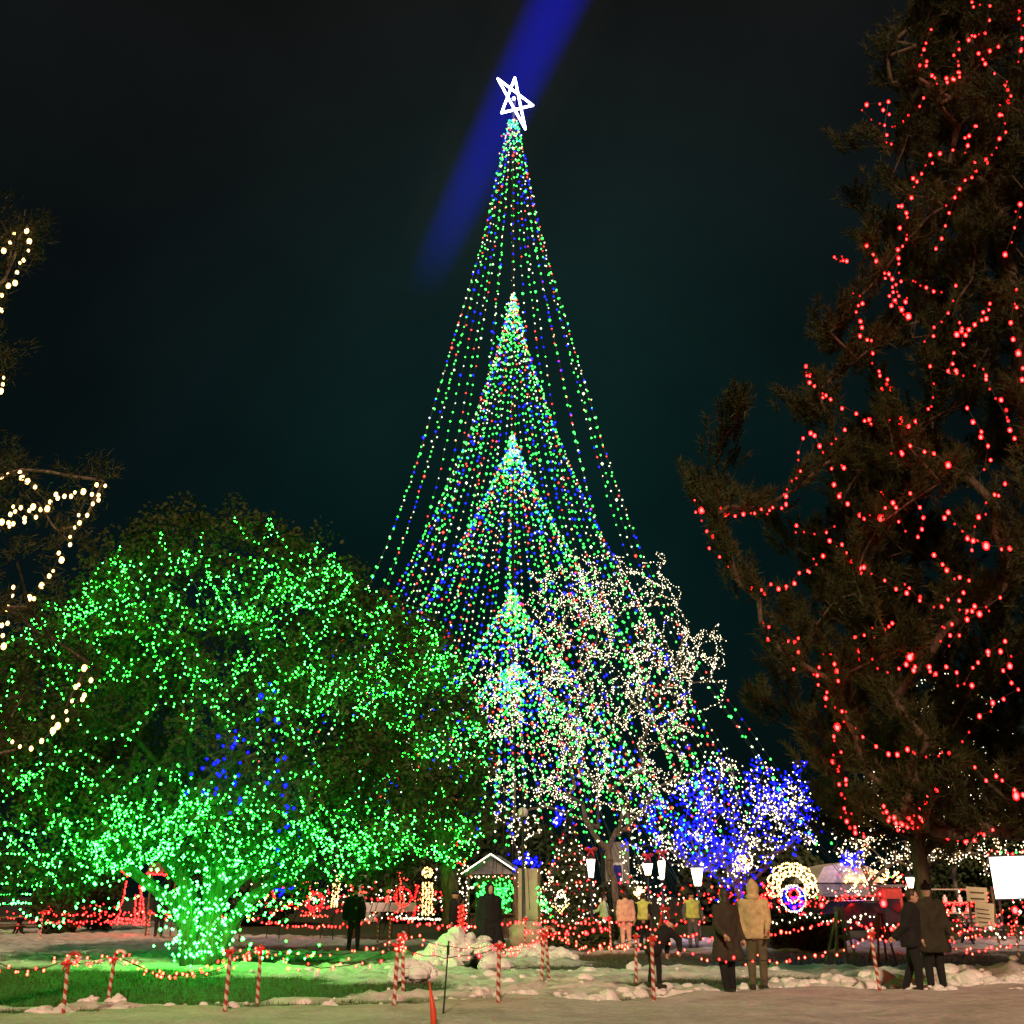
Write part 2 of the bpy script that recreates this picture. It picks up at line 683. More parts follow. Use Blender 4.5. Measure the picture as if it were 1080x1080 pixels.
lump = (fbm(GX * 2.6, GY * 2.2, 5) - .4) * .16 + np.clip(fbm(GX * 5.5, GY * 5, 15) - .52, 0, 1) * .30
GZ = snowy * (0.06 + np.clip(lump, -.02, .2)) + (fbm(GX * .25, GY * .2, 2) - .5) * .10
# low heaped bank where the lawn meets the cleared road, on the right and in the middle
EDGE = np.interp(PX, [-200, 0, 280, 460, 560, 700, 830, 960, 1080, 1300], [1078, 1076, 1071, 1064, 1060, 1058, 1050, 1047, 1045, 1040])
bank = np.exp(-((PY - EDGE + 6) / 5.0) ** 2) * np.interp(PX, [0, 420, 560, 860, 1080], [.03, .07, .14, .18, .26])
bank *= .15 + 1.1 * fbm(GX * 2.0, GY * 1.5, 41) + 1.6 * np.clip(fbm(GX * 4.2, GY * 4.0, 47) - .42, 0, 1)
GZ = GZ + bank * np.where(PY > 1000, 1, 0)
SN = np.clip(SN + np.where(PY > 1000, bank * 5, 0), 0, 1)
V = np.stack([GX, GY, GZ], -1).reshape(-1, 3)
ny, nx = GX.shape
idx = np.arange(ny * nx).reshape(ny, nx)
F = np.stack([idx[:-1, :-1], idx[:-1, 1:], idx[1:, 1:], idx[1:, :-1]], -1).reshape(-1, 4)

m, nt, p = new_mat('winter_lawn')
at_ = nt.nodes.new('ShaderNodeAttribute'); at_.attribute_name = 'snow'
tc = nt.nodes.new('ShaderNodeTexCoord')
def noise(scale, detail=6, rough=.6):
    n = nt.nodes.new('ShaderNodeTexNoise'); n.inputs['Scale'].default_value = scale
    n.inputs['Detail'].default_value = detail; n.inputs['Roughness'].default_value = rough
    nt.links.new(tc.outputs['Object'], n.inputs['Vector']); return n
def ramp(src, stops):
    r = nt.nodes.new('ShaderNodeValToRGB')
    els = r.color_ramp.elements
    els[0].position, els[0].color = stops[0][0], (*stops[0][1], 1)
    els[1].position, els[1].color = stops[-1][0], (*stops[-1][1], 1)
    for s, c in stops[1:-1]:
        e = els.new(s); e.color = (*c, 1)
    nt.links.new(src, r.inputs['Fac']); return r
n1, n2, n3 = noise(9), noise(2.2), noise(30, 4)
gr = ramp(n1.outputs['Fac'], [(.3, (.028, .038, .010)), (.55, (.055, .065, .018)), (.75, (.11, .095, .04))])
sn = ramp(n2.outputs['Fac'], [(.3, (.36, .34, .30)), (.5, (.60, .59, .56)), (.7, (.76, .75, .74))])
ad = nt.nodes.new('ShaderNodeMath'); ad.operation = 'MULTIPLY_ADD'
ad.inputs[1].default_value = .75; nt.links.new(n3.outputs['Fac'], ad.inputs[0])
sb = nt.nodes.new('ShaderNodeMath'); sb.operation = 'SUBTRACT'; sb.inputs[1].default_value = .375
nt.links.new(at_.outputs['Fac'], ad.inputs[2]); nt.links.new(ad.outputs[0], sb.inputs[0])
fr = ramp(sb.outputs[0], [(.22, (0, 0, 0)), (.55, (1, 1, 1))])
mx = nt.nodes.new('ShaderNodeMix'); mx.data_type = 'RGBA'
nt.links.new(fr.outputs['Color'], mx.inputs[0]); nt.links.new(gr.outputs['Color'], mx.inputs[6]); nt.links.new(sn.outputs['Color'], mx.inputs[7])
nt.links.new(mx.outputs[2], p.inputs['Base Color']); p.inputs['Roughness'].default_value = .8
bp = nt.nodes.new('ShaderNodeBump'); bp.inputs['Strength'].default_value = .55; bp.inputs['Distance'].default_value = .05
nt.links.new(n1.outputs['Fac'], bp.inputs['Height'])
vo = nt.nodes.new('ShaderNodeTexVoronoi'); vo.feature = 'SMOOTH_F1'; vo.inputs['Scale'].default_value = 3.6
nt.links.new(tc.outputs['Object'], vo.inputs['Vector'])
b3 = nt.nodes.new('ShaderNodeBump'); b3.inputs['Strength'].default_value = .6; b3.inputs['Distance'].default_value = .10
nt.links.new(vo.outputs['Distance'], b3.inputs['Height']); nt.links.new(bp.outputs['Normal'], b3.inputs['Normal'])
nt.links.new(b3.outputs['Normal'], p.inputs['Normal'])
M['lawn'] = m

lawn = bulk('lawn', V, F, M['lawn'])
a = lawn.data.attributes.new('snow', 'FLOAT', 'POINT')
a.data.foreach_set('value', SN.ravel().astype(np.float32))
tag(lawn, kind='structure')
lawn.data.polygons.foreach_set('use_smooth', [True] * len(lawn.data.polygons))

def ground_z(x, y):
    i = int(np.clip(np.searchsorted(ys, y), 0, ny - 1)); j = int(np.clip(round((x + 34) / 68 * (nx - 1)), 0, nx - 1))
    return float(GZ[i, j])

# the ground beyond, down to the horizon
g = MB(); g.raw([(-900, -60, -.15), (900, -60, -.15), (900, 1500, -.15), (-900, 1500, -.15)], [(0, 1, 2, 3)])
far_m = plain('dark_ground', (.03, .032, .02), .95, scale=.4)
tag(g.build('ground', far_m), kind='structure')

# cleared road under packed snow in front
m, nt, p = new_mat('packed_snow')
tc = nt.nodes.new('ShaderNodeTexCoord')
n1, n2, n3 = noise(1.1, 8, .65), noise(12, 6), noise(45, 3)
c1 = ramp(n1.outputs['Fac'], [(.3, (.42, .37, .34)), (.48, (.60, .55, .52)), (.72, (.76, .72, .69))])
mm = nt.nodes.new('ShaderNodeMix'); mm.data_type = 'RGBA'; mm.blend_type = 'MULTIPLY'; mm.inputs[0].default_value = .5
c2 = ramp(n2.outputs['Fac'], [(.35, (.62, .60, .58)), (.65, (1, 1, 1))])
nt.links.new(c1.outputs['Color'], mm.inputs[6]); nt.links.new(c2.outputs['Color'], mm.inputs[7])
nt.links.new(mm.outputs[2], p.inputs['Base Color']); p.inputs['Roughness'].default_value = .7
b1 = nt.nodes.new('ShaderNodeBump'); b1.inputs['Strength'].default_value = .5; b1.inputs['Distance'].default_value = .03
nt.links.new(n3.outputs['Fac'], b1.inputs['Height'])
b2 = nt.nodes.new('ShaderNodeBump'); b2.inputs['Strength'].default_value = .6; b2.inputs['Distance'].default_value = .08
nt.links.new(n2.outputs['Fac'], b2.inputs['Height']); nt.links.new(b1.outputs['Normal'], b2.inputs['Normal'])
vo = nt.nodes.new('ShaderNodeTexVoronoi'); vo.feature = 'SMOOTH_F1'; vo.inputs['Scale'].default_value = 4.5
nt.links.new(tc.outputs['Object'], vo.inputs['Vector'])
b3 = nt.nodes.new('ShaderNodeBump'); b3.inputs['Strength'].default_value = .55; b3.inputs['Distance'].default_value = .07
nt.links.new(vo.outputs['Distance'], b3.inputs['Height']); nt.links.new(b2.outputs['Normal'], b3.inputs['Normal'])
nt.links.new(b3.outputs['Normal'], p.inputs['Normal'])
M['road'] = m
cols = np.linspace(-300, 1400, 120)
V, F = [], []
rows = 44
for cpx in cols:
    e = float(np.interp(cpx, [-200, 0, 280, 460, 560, 700, 830, 960, 1080, 1300], [1078, 1076, 1071, 1064, 1060, 1058, 1050, 1047, 1045, 1040])) + rnd.uniform(-1.2, 1.2)
    far = ground(cpx, e)
    for k in range(rows):
        t = k / (rows - 1)
        y = far.y * (1 - t) + 6.0 * t
        x = far.x * (y / far.y) if far.y else 0
        V.append((x, y, 0.13 + .03 * math.sin(x * 1.7 + y * .6) * math.sin(y * 1.3) + rnd.uniform(-.012, .012) - (.16 if k == 0 else 0)))
V = np.array(V)
V[:, 2] += (fbm(V[:, 0] * 1.3, V[:, 1] * 2.4, 8) - .5) * .09
ii = np.arange(len(cols) * rows).reshape(len(cols), rows)
F = np.stack([ii[:-1, :-1], ii[:-1, 1:], ii[1:, 1:], ii[1:, :-1]], -1).reshape(-1, 4)
road = bulk('road', V, F, M['road'])
road.data.polygons.foreach_set('use_smooth', [True] * len(road.data.polygons))
tag(road, kind='structure')

# standing grass in the bare strips
sel = (SN.ravel() < .3) & (PY.ravel() > 1000) & (PY.ravel() < 1075) & (PX.ravel() > -30) & (PX.ravel() < 1110)
Cs = np.stack([GX, GY, GZ], -1).reshape(-1, 3)[sel]
pick = nr.integers(0, len(Cs), 26000)
Cg = Cs[pick] + np.concatenate([nr.uniform(-.09, .09, (26000, 2)), np.zeros((26000, 1))], 1)
Dg = unit(nr.normal(size=(26000, 3)) * .45 + np.array([0, 0, 1.0]))
Vg, Fg = needles(Cg, Dg, .085, .006, 4)
M['grass'] = foliage('grass_blade', (.03, .045, .01), (.10, .10, .035), 1.5, .2)
tag(bulk('grass', Vg, Fg, M['grass']), kind='stuff')

# ------------------------------------------------------------------ chunks of snow
def chunk(c, r, seed):
    g = random.Random(seed)
    b = MB()
    b.ball((0, 0, 0), 1.0, 20 if r > .25 else 10)
    v = np.concatenate(b.v)
    n = .62 + .55 * fbm(v[:, 0] * 1.6 + seed, v[:, 1] * 1.6 + v[:, 2] * 1.3, seed % 50) + .45 * fbm(v[:, 0] * 3.4 + v[:, 2] * 2.2 + seed, v[:, 1] * 3.4 - v[:, 2] * 2.6, seed % 31, 3) * .8
    v = v * n[:, None] * np.array([r * g.uniform(.8, 1.3), r * g.uniform(.8, 1.2), r * g.uniform(.55, .85)])
    return v + np.array(c), b.f

# the heap of ploughed-up snow by the middle candy canes
b = MB()
hp = ground(488, 1024)
for k in range(95):
    a_, d_ = rnd.uniform(0, 2 * PI), rnd.random() ** .6
    x, y = hp.x + math.cos(a_) * d_ * 1.15, hp.y + .4 + math.sin(a_) * d_ * .8
    z = max(0, .78 * (1 - d_ * d_)) * rnd.uniform(.5, 1)
    v, f = chunk((x, y, z), rnd.uniform(.09, .24), k + 5)
    b.raw(v, f)
tag(b.build('snow_heap', [M['snow']], None, hp), 'heap of broken snow lumps behind the middle candy canes', 'snow heap')

spots = [(560, 1012, .5), (588, 1012, .42), (436, 1036, .45), (625, 1061, .17), (650, 1062, .13), (540, 1058, .12), (600, 1061, .14),
         (1020, 1047, .34), (1046, 1048, .3), (1000, 1052, .2), (960, 1051, .18), (985, 1052, .22), (1068, 1047, .3), (1036, 1054, .15),
         (905, 1050, .15), (880, 1051, .12), (94, 1065, .13), (122, 1066, .12), (347, 1066, .14), (735, 1056, .12), (760, 1055, .1), (700, 1058, .13), (850, 1052, .13), (1075, 1054, .2), (822, 1052, .1)]
LAB = {0: 'large pale snow mound behind the twin candy canes', 1: 'rounded snow mound with a reddish face right of the candy cane', 2: 'big snow lump beside the snow heap, just right of the paired canes',
       7: 'biggest snow chunk on the bank at the right edge of the road', 16: 'small snow ball on the grass edge by the leftmost canes'}
for k, (sx, sy, r) in enumerate(spots):
    c = ground(sx, sy)
    c.z = ground_z(c.x, c.y) + r * .18
    b = MB()
    v, f = chunk((c.x, c.y, c.z - r * .15), r * .8, 60 + k); b.raw(v, f)
    for j in range(int(10 + r * 60)):
        a_, d_ = rnd.uniform(0, 2 * PI), rnd.random() ** .7
        q = (c.x + math.cos(a_) * d_ * r * 1.25, c.y + math.sin(a_) * d_ * r * 1.1, c.z - r * .15 + r * .62 * (1 - d_ * d_) * rnd.uniform(.4, 1.1))
        v, f = chunk(q, r * rnd.uniform(.12, .36), 200 + k * 31 + j); b.raw(v, f)
    tag(b.build('snow_chunk', [M['snow']], None, c), LAB.get(k, 'small loose snow chunk lying along the edge of the cleared road'), 'snow chunk', 'snow chunks along the lawn edge')

# ------------------------------------------------------------------ big round broadleaf tree strung with green lights
def lobe(px, py, Y, rx, rz, ry=None):
    c = at(px, py, Y)
    zc = Y * math.cos(PITCH) + (c.z - CAM_H) * math.sin(PITCH)
    s = zc / FPX
    return (np.array(c), np.array([rx * s, (ry if ry else rx) * s, rz * s]))

def lobe_hit(lobes, px, py):
    """nearest point where the sight line enters any lobe"""
    o = np.array([0, 0, CAM_H]); d = np.array(ray(px, py))
    best = None
    for c, r in lobes:
        oo, dd = (o - c) / r, d / r
        A, B, C = dd @ dd, oo @ dd, oo @ oo - 1
        q = B * B - A * C
        if q < 0:
            continue
        t = (-B - math.sqrt(q)) / A
        if t > 0 and (best is None or t < best):
            best = t
    return None if best is None else Vector(o + d * best)

def clump_points(lobes, per_m2, n_leaf, rad, seed, inner=.8, thin=0.0):
    g = np.random.default_rng(seed)
    out = []
    for k, (c, r) in enumerate(lobes):
        area = 4 * PI * ((r[0] * r[1]) ** 1.6 / 3 + (r[0] * r[2]) ** 1.6 / 3 + (r[1] * r[2]) ** 1.6 / 3) ** (1 / 1.6)
        n = int(area * per_m2)
        u = unit(g.normal(size=(n, 3)))
        P = c + u * r * g.uniform(inner, 1.03, (n, 1))
        keep = np.ones(n, bool)
        for j, (c2, r2) in enumerate(lobes):
            if j != k:
                keep &= np.linalg.norm((P - c2) / r2, axis=1) > .72
        P = P[keep & (P[:, 2] > .6)]
        # uneven growth: gaps where noise is low
        h = fbm(P[:, 0] * .9 + P[:, 1] * .4, P[:, 2] * .9 + P[:, 1] * .5, seed)
        P = P[h > thin]
        out.append(P)
    P = np.concatenate(out)
    rr = rad * g.uniform(.55, 1.35, (len(P), 1, 1))
    off = unit(g.normal(size=(len(P), n_leaf, 3))) * g.uniform(.2, 1, (len(P), n_leaf, 1)) ** .5 * rr
    return (P[:, None, :] + off).reshape(-1, 3)

GY0 = 28.0
green_lobes = [lobe(235, 668, GY0, 150, 130), lobe(120, 745, GY0 - .5, 125, 130), lobe(345, 735, GY0 + .3, 95, 140),
               lobe(225, 800, GY0, 205, 110), lobe(50, 845, GY0, 120, 90), lobe(345, 850, GY0 + .5, 120, 80), lobe(20, 770, GY0 + .5, 90, 85)]
gt = thing('broadleaf_tree', 'big round broadleaf tree covered in green string lights, left of the light tree', 'tree', base(212, GY0))
go = np.array(gt.location)
C_ = clump_points(green_lobes, 2.7, 62, .5, 5, .80, .31)
Vl, Fl = leaves(C_ - go, .088, 6)
bulk('crown', Vl, Fl, M['leaf'], None, gt)
gb = base(212, GY0)
stems = []
g = random.Random(5)
tb = MB()
tips = [at(px, py, GY0 + dy) for px, py, dy in ((150, 880, .6), (178, 868, -.8), (205, 850, .4), (232, 862, -.7), (262, 868, .5), (300, 885, -.2), (120, 905, -.4), (330, 905, .5))]
for t in tips:
    a0 = gb + Vector((g.uniform(-.30, .30), g.uniform(-.28, .28), -.05))
    mid = a0.lerp(t, .5) + Vector(((a0.x - t.x) * .18, 0, .25))
    pts = [a0, a0.lerp(mid, .5) + Vector((0, 0, .1)), mid, mid.lerp(t, .5), t]
    stems.append(pts)
    tb.tube([p_ - gb for p_ in pts], [.23, .19, .16, .13, .10], 8)
    for _ in range(3):
        q = Vector(in_ellipsoid(g, green_lobes[3][0], green_lobes[3][1] * .8)) + Vector((0, 0, .8))
        m_ = t.lerp(q, .5) + Vector((0, 0, .35))
        tb.tube([t - gb, m_ - gb, q - gb], [.10, .07, .03], 6)
tb.build('trunk', [M['bark']], gt, smooth=True)

# lights wound tightly round the stems
for si, pts in enumerate(stems):
    fine = resample(pts, .05)
    coil = []
    n = len(fine)
    for k, p_ in enumerate(fine):
        r = .26 - .13 * k / n
        a_ = k * .62
        coil.append(p_ + Vector((math.cos(a_) * r, math.sin(a_) * r, 0)))
    light_string('green lights wound tightly round a low stem of the round tree', coil, .105, [M['b_green_hi'], M['b_green']], .027,
                 'green strings round the trunk', [4, 1], jitter=.06)
# loops hanging low under the crown towards the grass
for k in range(22):
    px0, py0 = g.gauss(226, 42), g.uniform(890, 1000)
    w, h = g.uniform(30, 85), g.uniform(6, 24)
    Y = GY0 + g.uniform(-1.3, -.2)
    pts = [at(px0 + w * (t - .5), py0 + h * (1 - (2 * t - 1) ** 2) + g.uniform(-2, 2), Y) for t in np.linspace(0, 1, 9)]
    pts = [Vector((p_.x, p_.y, max(p_.z, .15))) for p_ in pts]
    light_string('green lights looped low between the stems of the round tree', pts, .115, [M['b_green_hi'], M['b_green']], .026,
                 'green loops under the crown', [2, 2], jitter=.10)
for lab, pl in (('green lights drooping from the lowest left bough of the round tree to the path', ((2, 884), (14, 894), (28, 905), (42, 912), (56, 915), (62, 910))),
                ('green lights in a low loop over the far left path', ((14, 948), (22, 958), (34, 967), (50, 975), (62, 975), (72, 963), (82, 956), (86, 950))),
                ('green lights dipping between the dark shrub and the tent frame', ((88, 922), (100, 930), (112, 932), (124, 928), (140, 922))),
                ('green lights dipping low beside the tent frame', ((96, 950), (106, 958), (118, 957), (130, 950), (150, 946)))):
    light_string(lab, [at(*q, GY0 - .8) for q in pl], .10, [M['b_green_hi']], .024, 'green loops under the crown', jitter=.05)
# swags over the crown
def swag(lobes, px0, py0, w, h, slope, off, n=12):
    pts = []
    for t in np.linspace(0, 1, n):
        x = px0 + w * (t - .5)
        y = py0 + h * (1 - (2 * t - 1) ** 2) + slope * (t - .5)
        q = lobe_hit(lobes, x, y)
        if q is None:
            continue
        d = (q - Vector((0, 0, CAM_H))).normalized()
        pts.append(q - d * off)
    # drop jumps between lobes
    return [p_ for i, p_ in enumerate(pts) if i == 0 or (p_ - pts[i - 1]).length < 1.6]

def strings_on(lobes, n, box, label, group, mats, weights, r, seed, spacing=(.15, .23), jit=.035, runs=8, hollow=None):
    """n swags; one cable carries several swags on end"""
    g = random.Random(seed)
    made = 0
    tries = 0
    while made < n and tries < n * 8:
        tries += 1
        x, y = g.uniform(box[0], box[2]), g.uniform(box[1], box[3])
        pts = []
        dirn = g.choice((-1, 1))
        for _ in range(runs):
            w, h = g.uniform(35, 95), g.uniform(12, 55) * g.choice((1, 1, 1, -.6))
            sl = g.uniform(-40, 40)
            if hollow and ((x + dirn * w / 2 - hollow[0]) / hollow[2]) ** 2 + ((y + h / 2 - hollow[1]) / hollow[3]) ** 2 < 1 and g.random() < .8:
                y += g.choice((-70, -50, 50, 70))
                y = min(max(y, box[1]), box[3])
                continue
            seg = swag(lobes, x + dirn * w / 2, y, dirn * w, h, sl, g.uniform(-.15, .25))
            if len(seg) < 4 or (pts and (seg[0] - pts[-1]).length > 2.2):
                dirn = -dirn
                continue
            pts += seg
            made += 1
            x, y = x + dirn * w, y + sl / 2
            if not (box[0] < x < box[2]):
                dirn = -dirn
            y = min(max(y, box[1]), box[3])
        if len(pts) < 5:
            continue
        light_string(label, pts, g.uniform(*spacing), mats, r, group, weights, jitter=jit)
strings_on(green_lobes, 92, (-10, 535, 420, 930), 'green light string swagged over the leafy crown of the round tree', 'green strings on the round crown',
           [M['b_green'], M['b_green_hi']], [5, 2], .0160, 21, hollow=(215, 790, 75, 62))
# lights close along the stems' first forks and the right flank, denser
strings_on(green_lobes, 22, (150, 850, 420, 935), 'green light string swagged over the leafy crown of the round tree', 'green strings on the round crown',
           [M['b_green_hi'], M['b_green']], [2, 3], .0180, 22, (.13, .18))
strings_on(green_lobes, 16, (-10, 840, 150, 935), 'green light string swagged over the leafy crown of the round tree', 'green strings on the round crown',
           [M['b_green_hi'], M['b_green']], [2, 3], .0180, 24, (.13, .18))
strings_on(green_lobes, 18, (100, 540, 350, 640), 'green light string swagged over the leafy crown of the round tree', 'green strings on the round crown',
           [M['b_green'], M['b_green_hi']], [4, 2], .0160, 23, (.16, .22))
# blue lights hanging inside
for x0, y0, x1, y1 in ((285, 730, 284, 750), (243, 765, 250, 850), (222, 800, 230, 840), (262, 775, 258, 800), (302, 800, 296, 850), (310, 845, 302, 880), (200, 822, 206, 836), (236, 800, 240, 852), (270, 768, 292, 766)):
    q0, q1 = lobe_hit(green_lobes, x0, y0), lobe_hit(green_lobes, x1, y1)
    if q0 is None or q1 is None:
        continue
    light_string('short blue light string hanging in the middle of the round green tree', [q0 - Vector((0, .2, 0)), q1 - Vector((0, .2, 0))], .17, [M['b_blue']], .034, 'blue strings in the round tree', jitter=.12)

# the smaller tree behind its right flank
G2Y = 37.0
g2_lobes = [lobe(432, 742, G2Y, 58, 95), lobe(455, 800, G2Y, 62, 85), lobe(420, 835, G2Y, 80, 70), lobe(478, 850, G2Y, 34, 62)]
t2 = thing('broadleaf_tree', 'smaller broadleaf tree with sparse green lights, between the round green tree and the stall', 'tree', base(474, G2Y))
o2 = np.array(t2.location)
C_ = clump_points(g2_lobes, 2.8, 46, .5, 15, .8, .33)
Vl, Fl = leaves(C_ - o2, .105, 16)
bulk('crown', Vl, Fl, M['leaf_b'], None, t2)
tb = MB()
tb.tube([(0, 0, -.05), (.05, 0, 1.2), (-.1, 0, 2.6), (-.3, 0, 4.2)], [.42, .30, .26, .16], 9)
for k in range(10):
    q = Vector(in_ellipsoid(g, g2_lobes[1][0], g2_lobes[1][1] * .9)) - Vector(o2)
    tb.tube([(-.1, 0, 2.6), Vector((-.1, 0, 2.6)).lerp(q, .5) + Vector((0, 0, .3)), q], [.13, .08, .03], 6)
tb.build('trunk', [M['bark']], t2, smooth=True)
strings_on(g2_lobes, 64, (370, 640, 515, 910), 'green light string in the smaller broadleaf tree beside the stall', 'green strings on the smaller tree',
           [M['b_green'], M['b_green_hi'], M['b_white']], [5, 2, 1], .021, 31, (.17, .27), .06)
strings_on(green_lobes, 20, (290, 580, 430, 900), 'green light string swagged over the leafy crown of the round tree', 'green strings on the round crown',
           [M['b_green'], M['b_green_hi']], [5, 2], .0155, 37, (.14, .2))

# ------------------------------------------------------------------ pines
def prof(z, table):
    return float(np.interp(z, [a for a, _ in table], [b for _, b in table]))

def pine(label, px, Y, table, n_limb, mat, seed, yscale=.75, r_trunk=.3, tuft=48, lean=0.0, nlen=.18, dens=12, extra=40):
    b0 = base(px, Y)
    top = table[-1][0]
    t = thing('pine_tree', label, 'tree', b0)
    g = random.Random(seed)
    gg = np.random.default_rng(seed)
    nodes = [Vector((lean * z / top, 0, z)) for z in np.linspace(-.1, top, 40)]
    tips = []
    for k in range(n_limb):
        z = table[0][0] + (top - table[0][0]) * (k + g.random()) / n_limb
        z = table[0][0] + (z - table[0][0]) ** 1.08 / (top - table[0][0]) ** .08
        r = prof(z, table) * g.uniform(.72, 1.06)
        a_ = g.uniform(0, 2 * PI)
        if g.random() < .33:
            r *= g.uniform(.3, .7)
        tips.append(Vector((lean * z / top + math.cos(a_) * r, math.sin(a_) * r * yscale, z)))
    for k in range(extra):
        z = g.uniform(top * .2, top * .97); a_ = g.uniform(0, 2 * PI); r = g.uniform(.35, .85) * prof(z, table) * .6
        tips.append(Vector((lean * z / top + math.cos(a_) * r, math.sin(a_) * r * yscale, z)))
    P, par, paths = skeleton(nodes, tips, .45, .07, .10, seed)
    R = radii(P, par, .016, .45, r_trunk)
    for i in range(40):
        R[i] = max(.02, r_trunk * (1 - i / 40) ** .8) * (1.7 if i == 0 else 1.3 if i == 1 else 1.1 if i == 2 else 1.0)
    lm = limb_mesh(P, par, R, 6)
    lm.build('trunk', [M['bark']], t, smooth=True)
    CC, DD = [], []
    for path in paths:
        n = len(path)
        axis = (P[path[-1]] - P[path[0]]).normalized()
        side = axis.cross(Vector((0, 0, 1))).normalized()
        L = (P[path[-1]] - P[path[0]]).length
        for k in range(1, n):
            s = k / (n - 1) if n > 1 else 1
            if s < .22:
                continue
            spread = (1 - s) * L * .32 + .15
            for _ in range(dens):
                w = g.uniform(-1, 1) * spread
                c = P[path[k]] + side * w + axis * (abs(w) * .5 + g.uniform(-.2, .2)) + Vector((g.gauss(0, .1), g.gauss(0, .1), g.uniform(-.14, .26)))
                dr = (axis * .8 + side * (w / spread) * .7 + Vector((0, 0, .65))).normalized()
                CC.append(tuple(c)); DD.append(tuple(dr))
    CC, DD = np.array(CC), np.array(DD)
    n = len(CC)
    c = CC[:, None, :] + DD[:, None, :] * gg.uniform(-.12, .3, (n, tuft, 1))
    d = unit(DD[:, None, :] * .75 + gg.normal(size=(n, tuft, 3)) * .55)
    Vn, Fn = needles(c.reshape(-1, 3), d.reshape(-1, 3), nlen, .0105, seed)
    bulk('crown', Vn, Fn, mat, None, t)
    return t

PB = [(2.6, 3.6), (3.0, 4.6), (4.6, 5.5), (5.7, 5.8), (7.3, 5.9), (8.7, 6.7), (10.1, 6.4), (11.0, 5.2), (11.7, 4.7), (14.0, 3.8), (17.0, 2.9), (21.0, 1.5), (24.0, .3)]
PA = [(2.9, 1.9), (4.0, 2.5), (6.0, 2.6), (8.0, 2.1), (10.5, 1.1), (12.0, .2)]
pB = pine('huge dark pine hung with red lights, filling the right side and taller than the frame', 1195, 20.0, PB, 420, M['needle'], 41, .75, .36, extra=190)
pA = pine('slimmer pine whose bare trunk rises behind the two dark figures on the right', 985, 24.0, PA, 190, M['needle_b'], 43, .8, .18, extra=60)

def pine_hit(px, py):
    d = ray(px, py)
    for Y in np.arange(12, 22, .08):
        q = Vector((0, 0, CAM_H)) + d * (Y / d.y)
        for tr, tab, ysc in ((pB, PB, .75), (pA, PA, .8)):
            r = prof(q.z, tab) if tab[0][0] < q.z < tab[-1][0] else 0
            dx, dy = q.x - tr.location.x, (q.y - tr.location.y) / ysc
            if dx * dx + dy * dy < (r * .93) ** 2:
                return q - d.normalized() * .05
    return Vector((0, 0, CAM_H)) + d * (20.0 / d.y)

RED = """1025,2 1044,6|1039,35 1028,38 1011,44 1006,58 1011,69 1012,81 1005,83 988,88|982,31 972,58 977,69
974,103 970,112 958,121 944,133 933,132 919,126 909,116 914,110 937,107|933,132 935,150 940,152|1053,49 1032,56 1039,67 1062,86 1066,101 1055,110
1060,130 1054,146 1046,163 1028,171|1030,133 1022,143 1018,161 1005,158 981,163|1025,187 1018,190 1012,199 1007,208 997,238 987,262
972,183 964,197 951,217 957,229 949,240 956,252 947,263 948,278 941,294 942,308 940,322 951,326 958,333|933,288 941,294 963,296 977,303 993,308 1008,301
945,300 948,312 955,318 944,318 938,312|1044,320 1037,329 1028,342 1014,349 1012,340|882,273 893,275 880,271|914,259 924,275
900,309 907,312 903,329 909,345 907,354 919,359 920,383 928,396 940,410 930,410|1016,363 1006,372 1000,391 1009,393 1016,396 981,386
1037,389 1040,396|984,419 979,431 966,444 958,449 949,443 938,444 919,447 903,436|850,386 851,396 859,407 868,419 876,421
891,453 877,468 868,477 859,459 847,462|842,477 842,485 840,504 835,507 830,516 829,523 829,531|733,527 746,536 760,536 769,542 784,542 792,541 803,537 815,535 829,532
740,549 753,567 748,578 759,587 773,602 780,609 792,620 803,622 813,616 829,621|840,554 848,561 859,563|890,493 877,494 885,523 894,531 907,543 918,543 929,546
880,555 875,570 888,574 893,583 898,592 911,598 919,605 933,612 945,621 959,620|868,586 861,595 843,604|804,657 811,661 811,671 823,673 831,676 842,673
941,657 933,664 920,662|863,722 872,730 871,736|888,750 890,761 883,766 880,781 887,793 879,796 878,803 885,808 884,812 892,822 885,827 891,842 892,857 898,858 893,866 902,878 911,882 914,891
902,768 910,777 924,787 937,795 957,790 963,793|990,797 1001,794 1015,782 1022,772|902,672 907,695 920,695 936,709 948,705 962,690 965,703 980,703 985,712 998,703 1009,709 1010,723 1017,721
996,662 1004,658 992,676 1001,681|1012,643 1020,644 1033,647 1020,653|1026,704 1042,687 1060,676|1065,702 1058,707 1074,727|1033,755 1045,750 1047,741
1028,809 1040,823 1057,823 1070,833 1079,838|987,833 978,839 987,843 976,846 980,856|932,850 934,857 938,862 945,868 947,875 957,872 962,867 964,860|970,853 976,858 972,865
935,856 943,862 950,868 958,864|982,875 994,879 1003,880 1020,887 1032,879 1047,875|960,520 975,545 968,566|1000,490 985,478 960,470 940,478
1060,510 1040,530 1028,555 1025,580|970,633 985,640 1000,632|1055,630 1040,640|1075,12 1078,40 1074,65|1076,215 1070,240 1060,268|1072,305 1066,340 1074,372 1078,400
1020,430 1035,455 1042,470 1038,495|1000,540 1015,560 1040,575 1065,578|985,585 1000,600 1022,612|930,520 945,535 955,560|840,697 850,705 862,712|868,690 880,700 884,718|1000,330 985,345 975,360|1050,420 1062,440 1070,462"""
red_runs = []
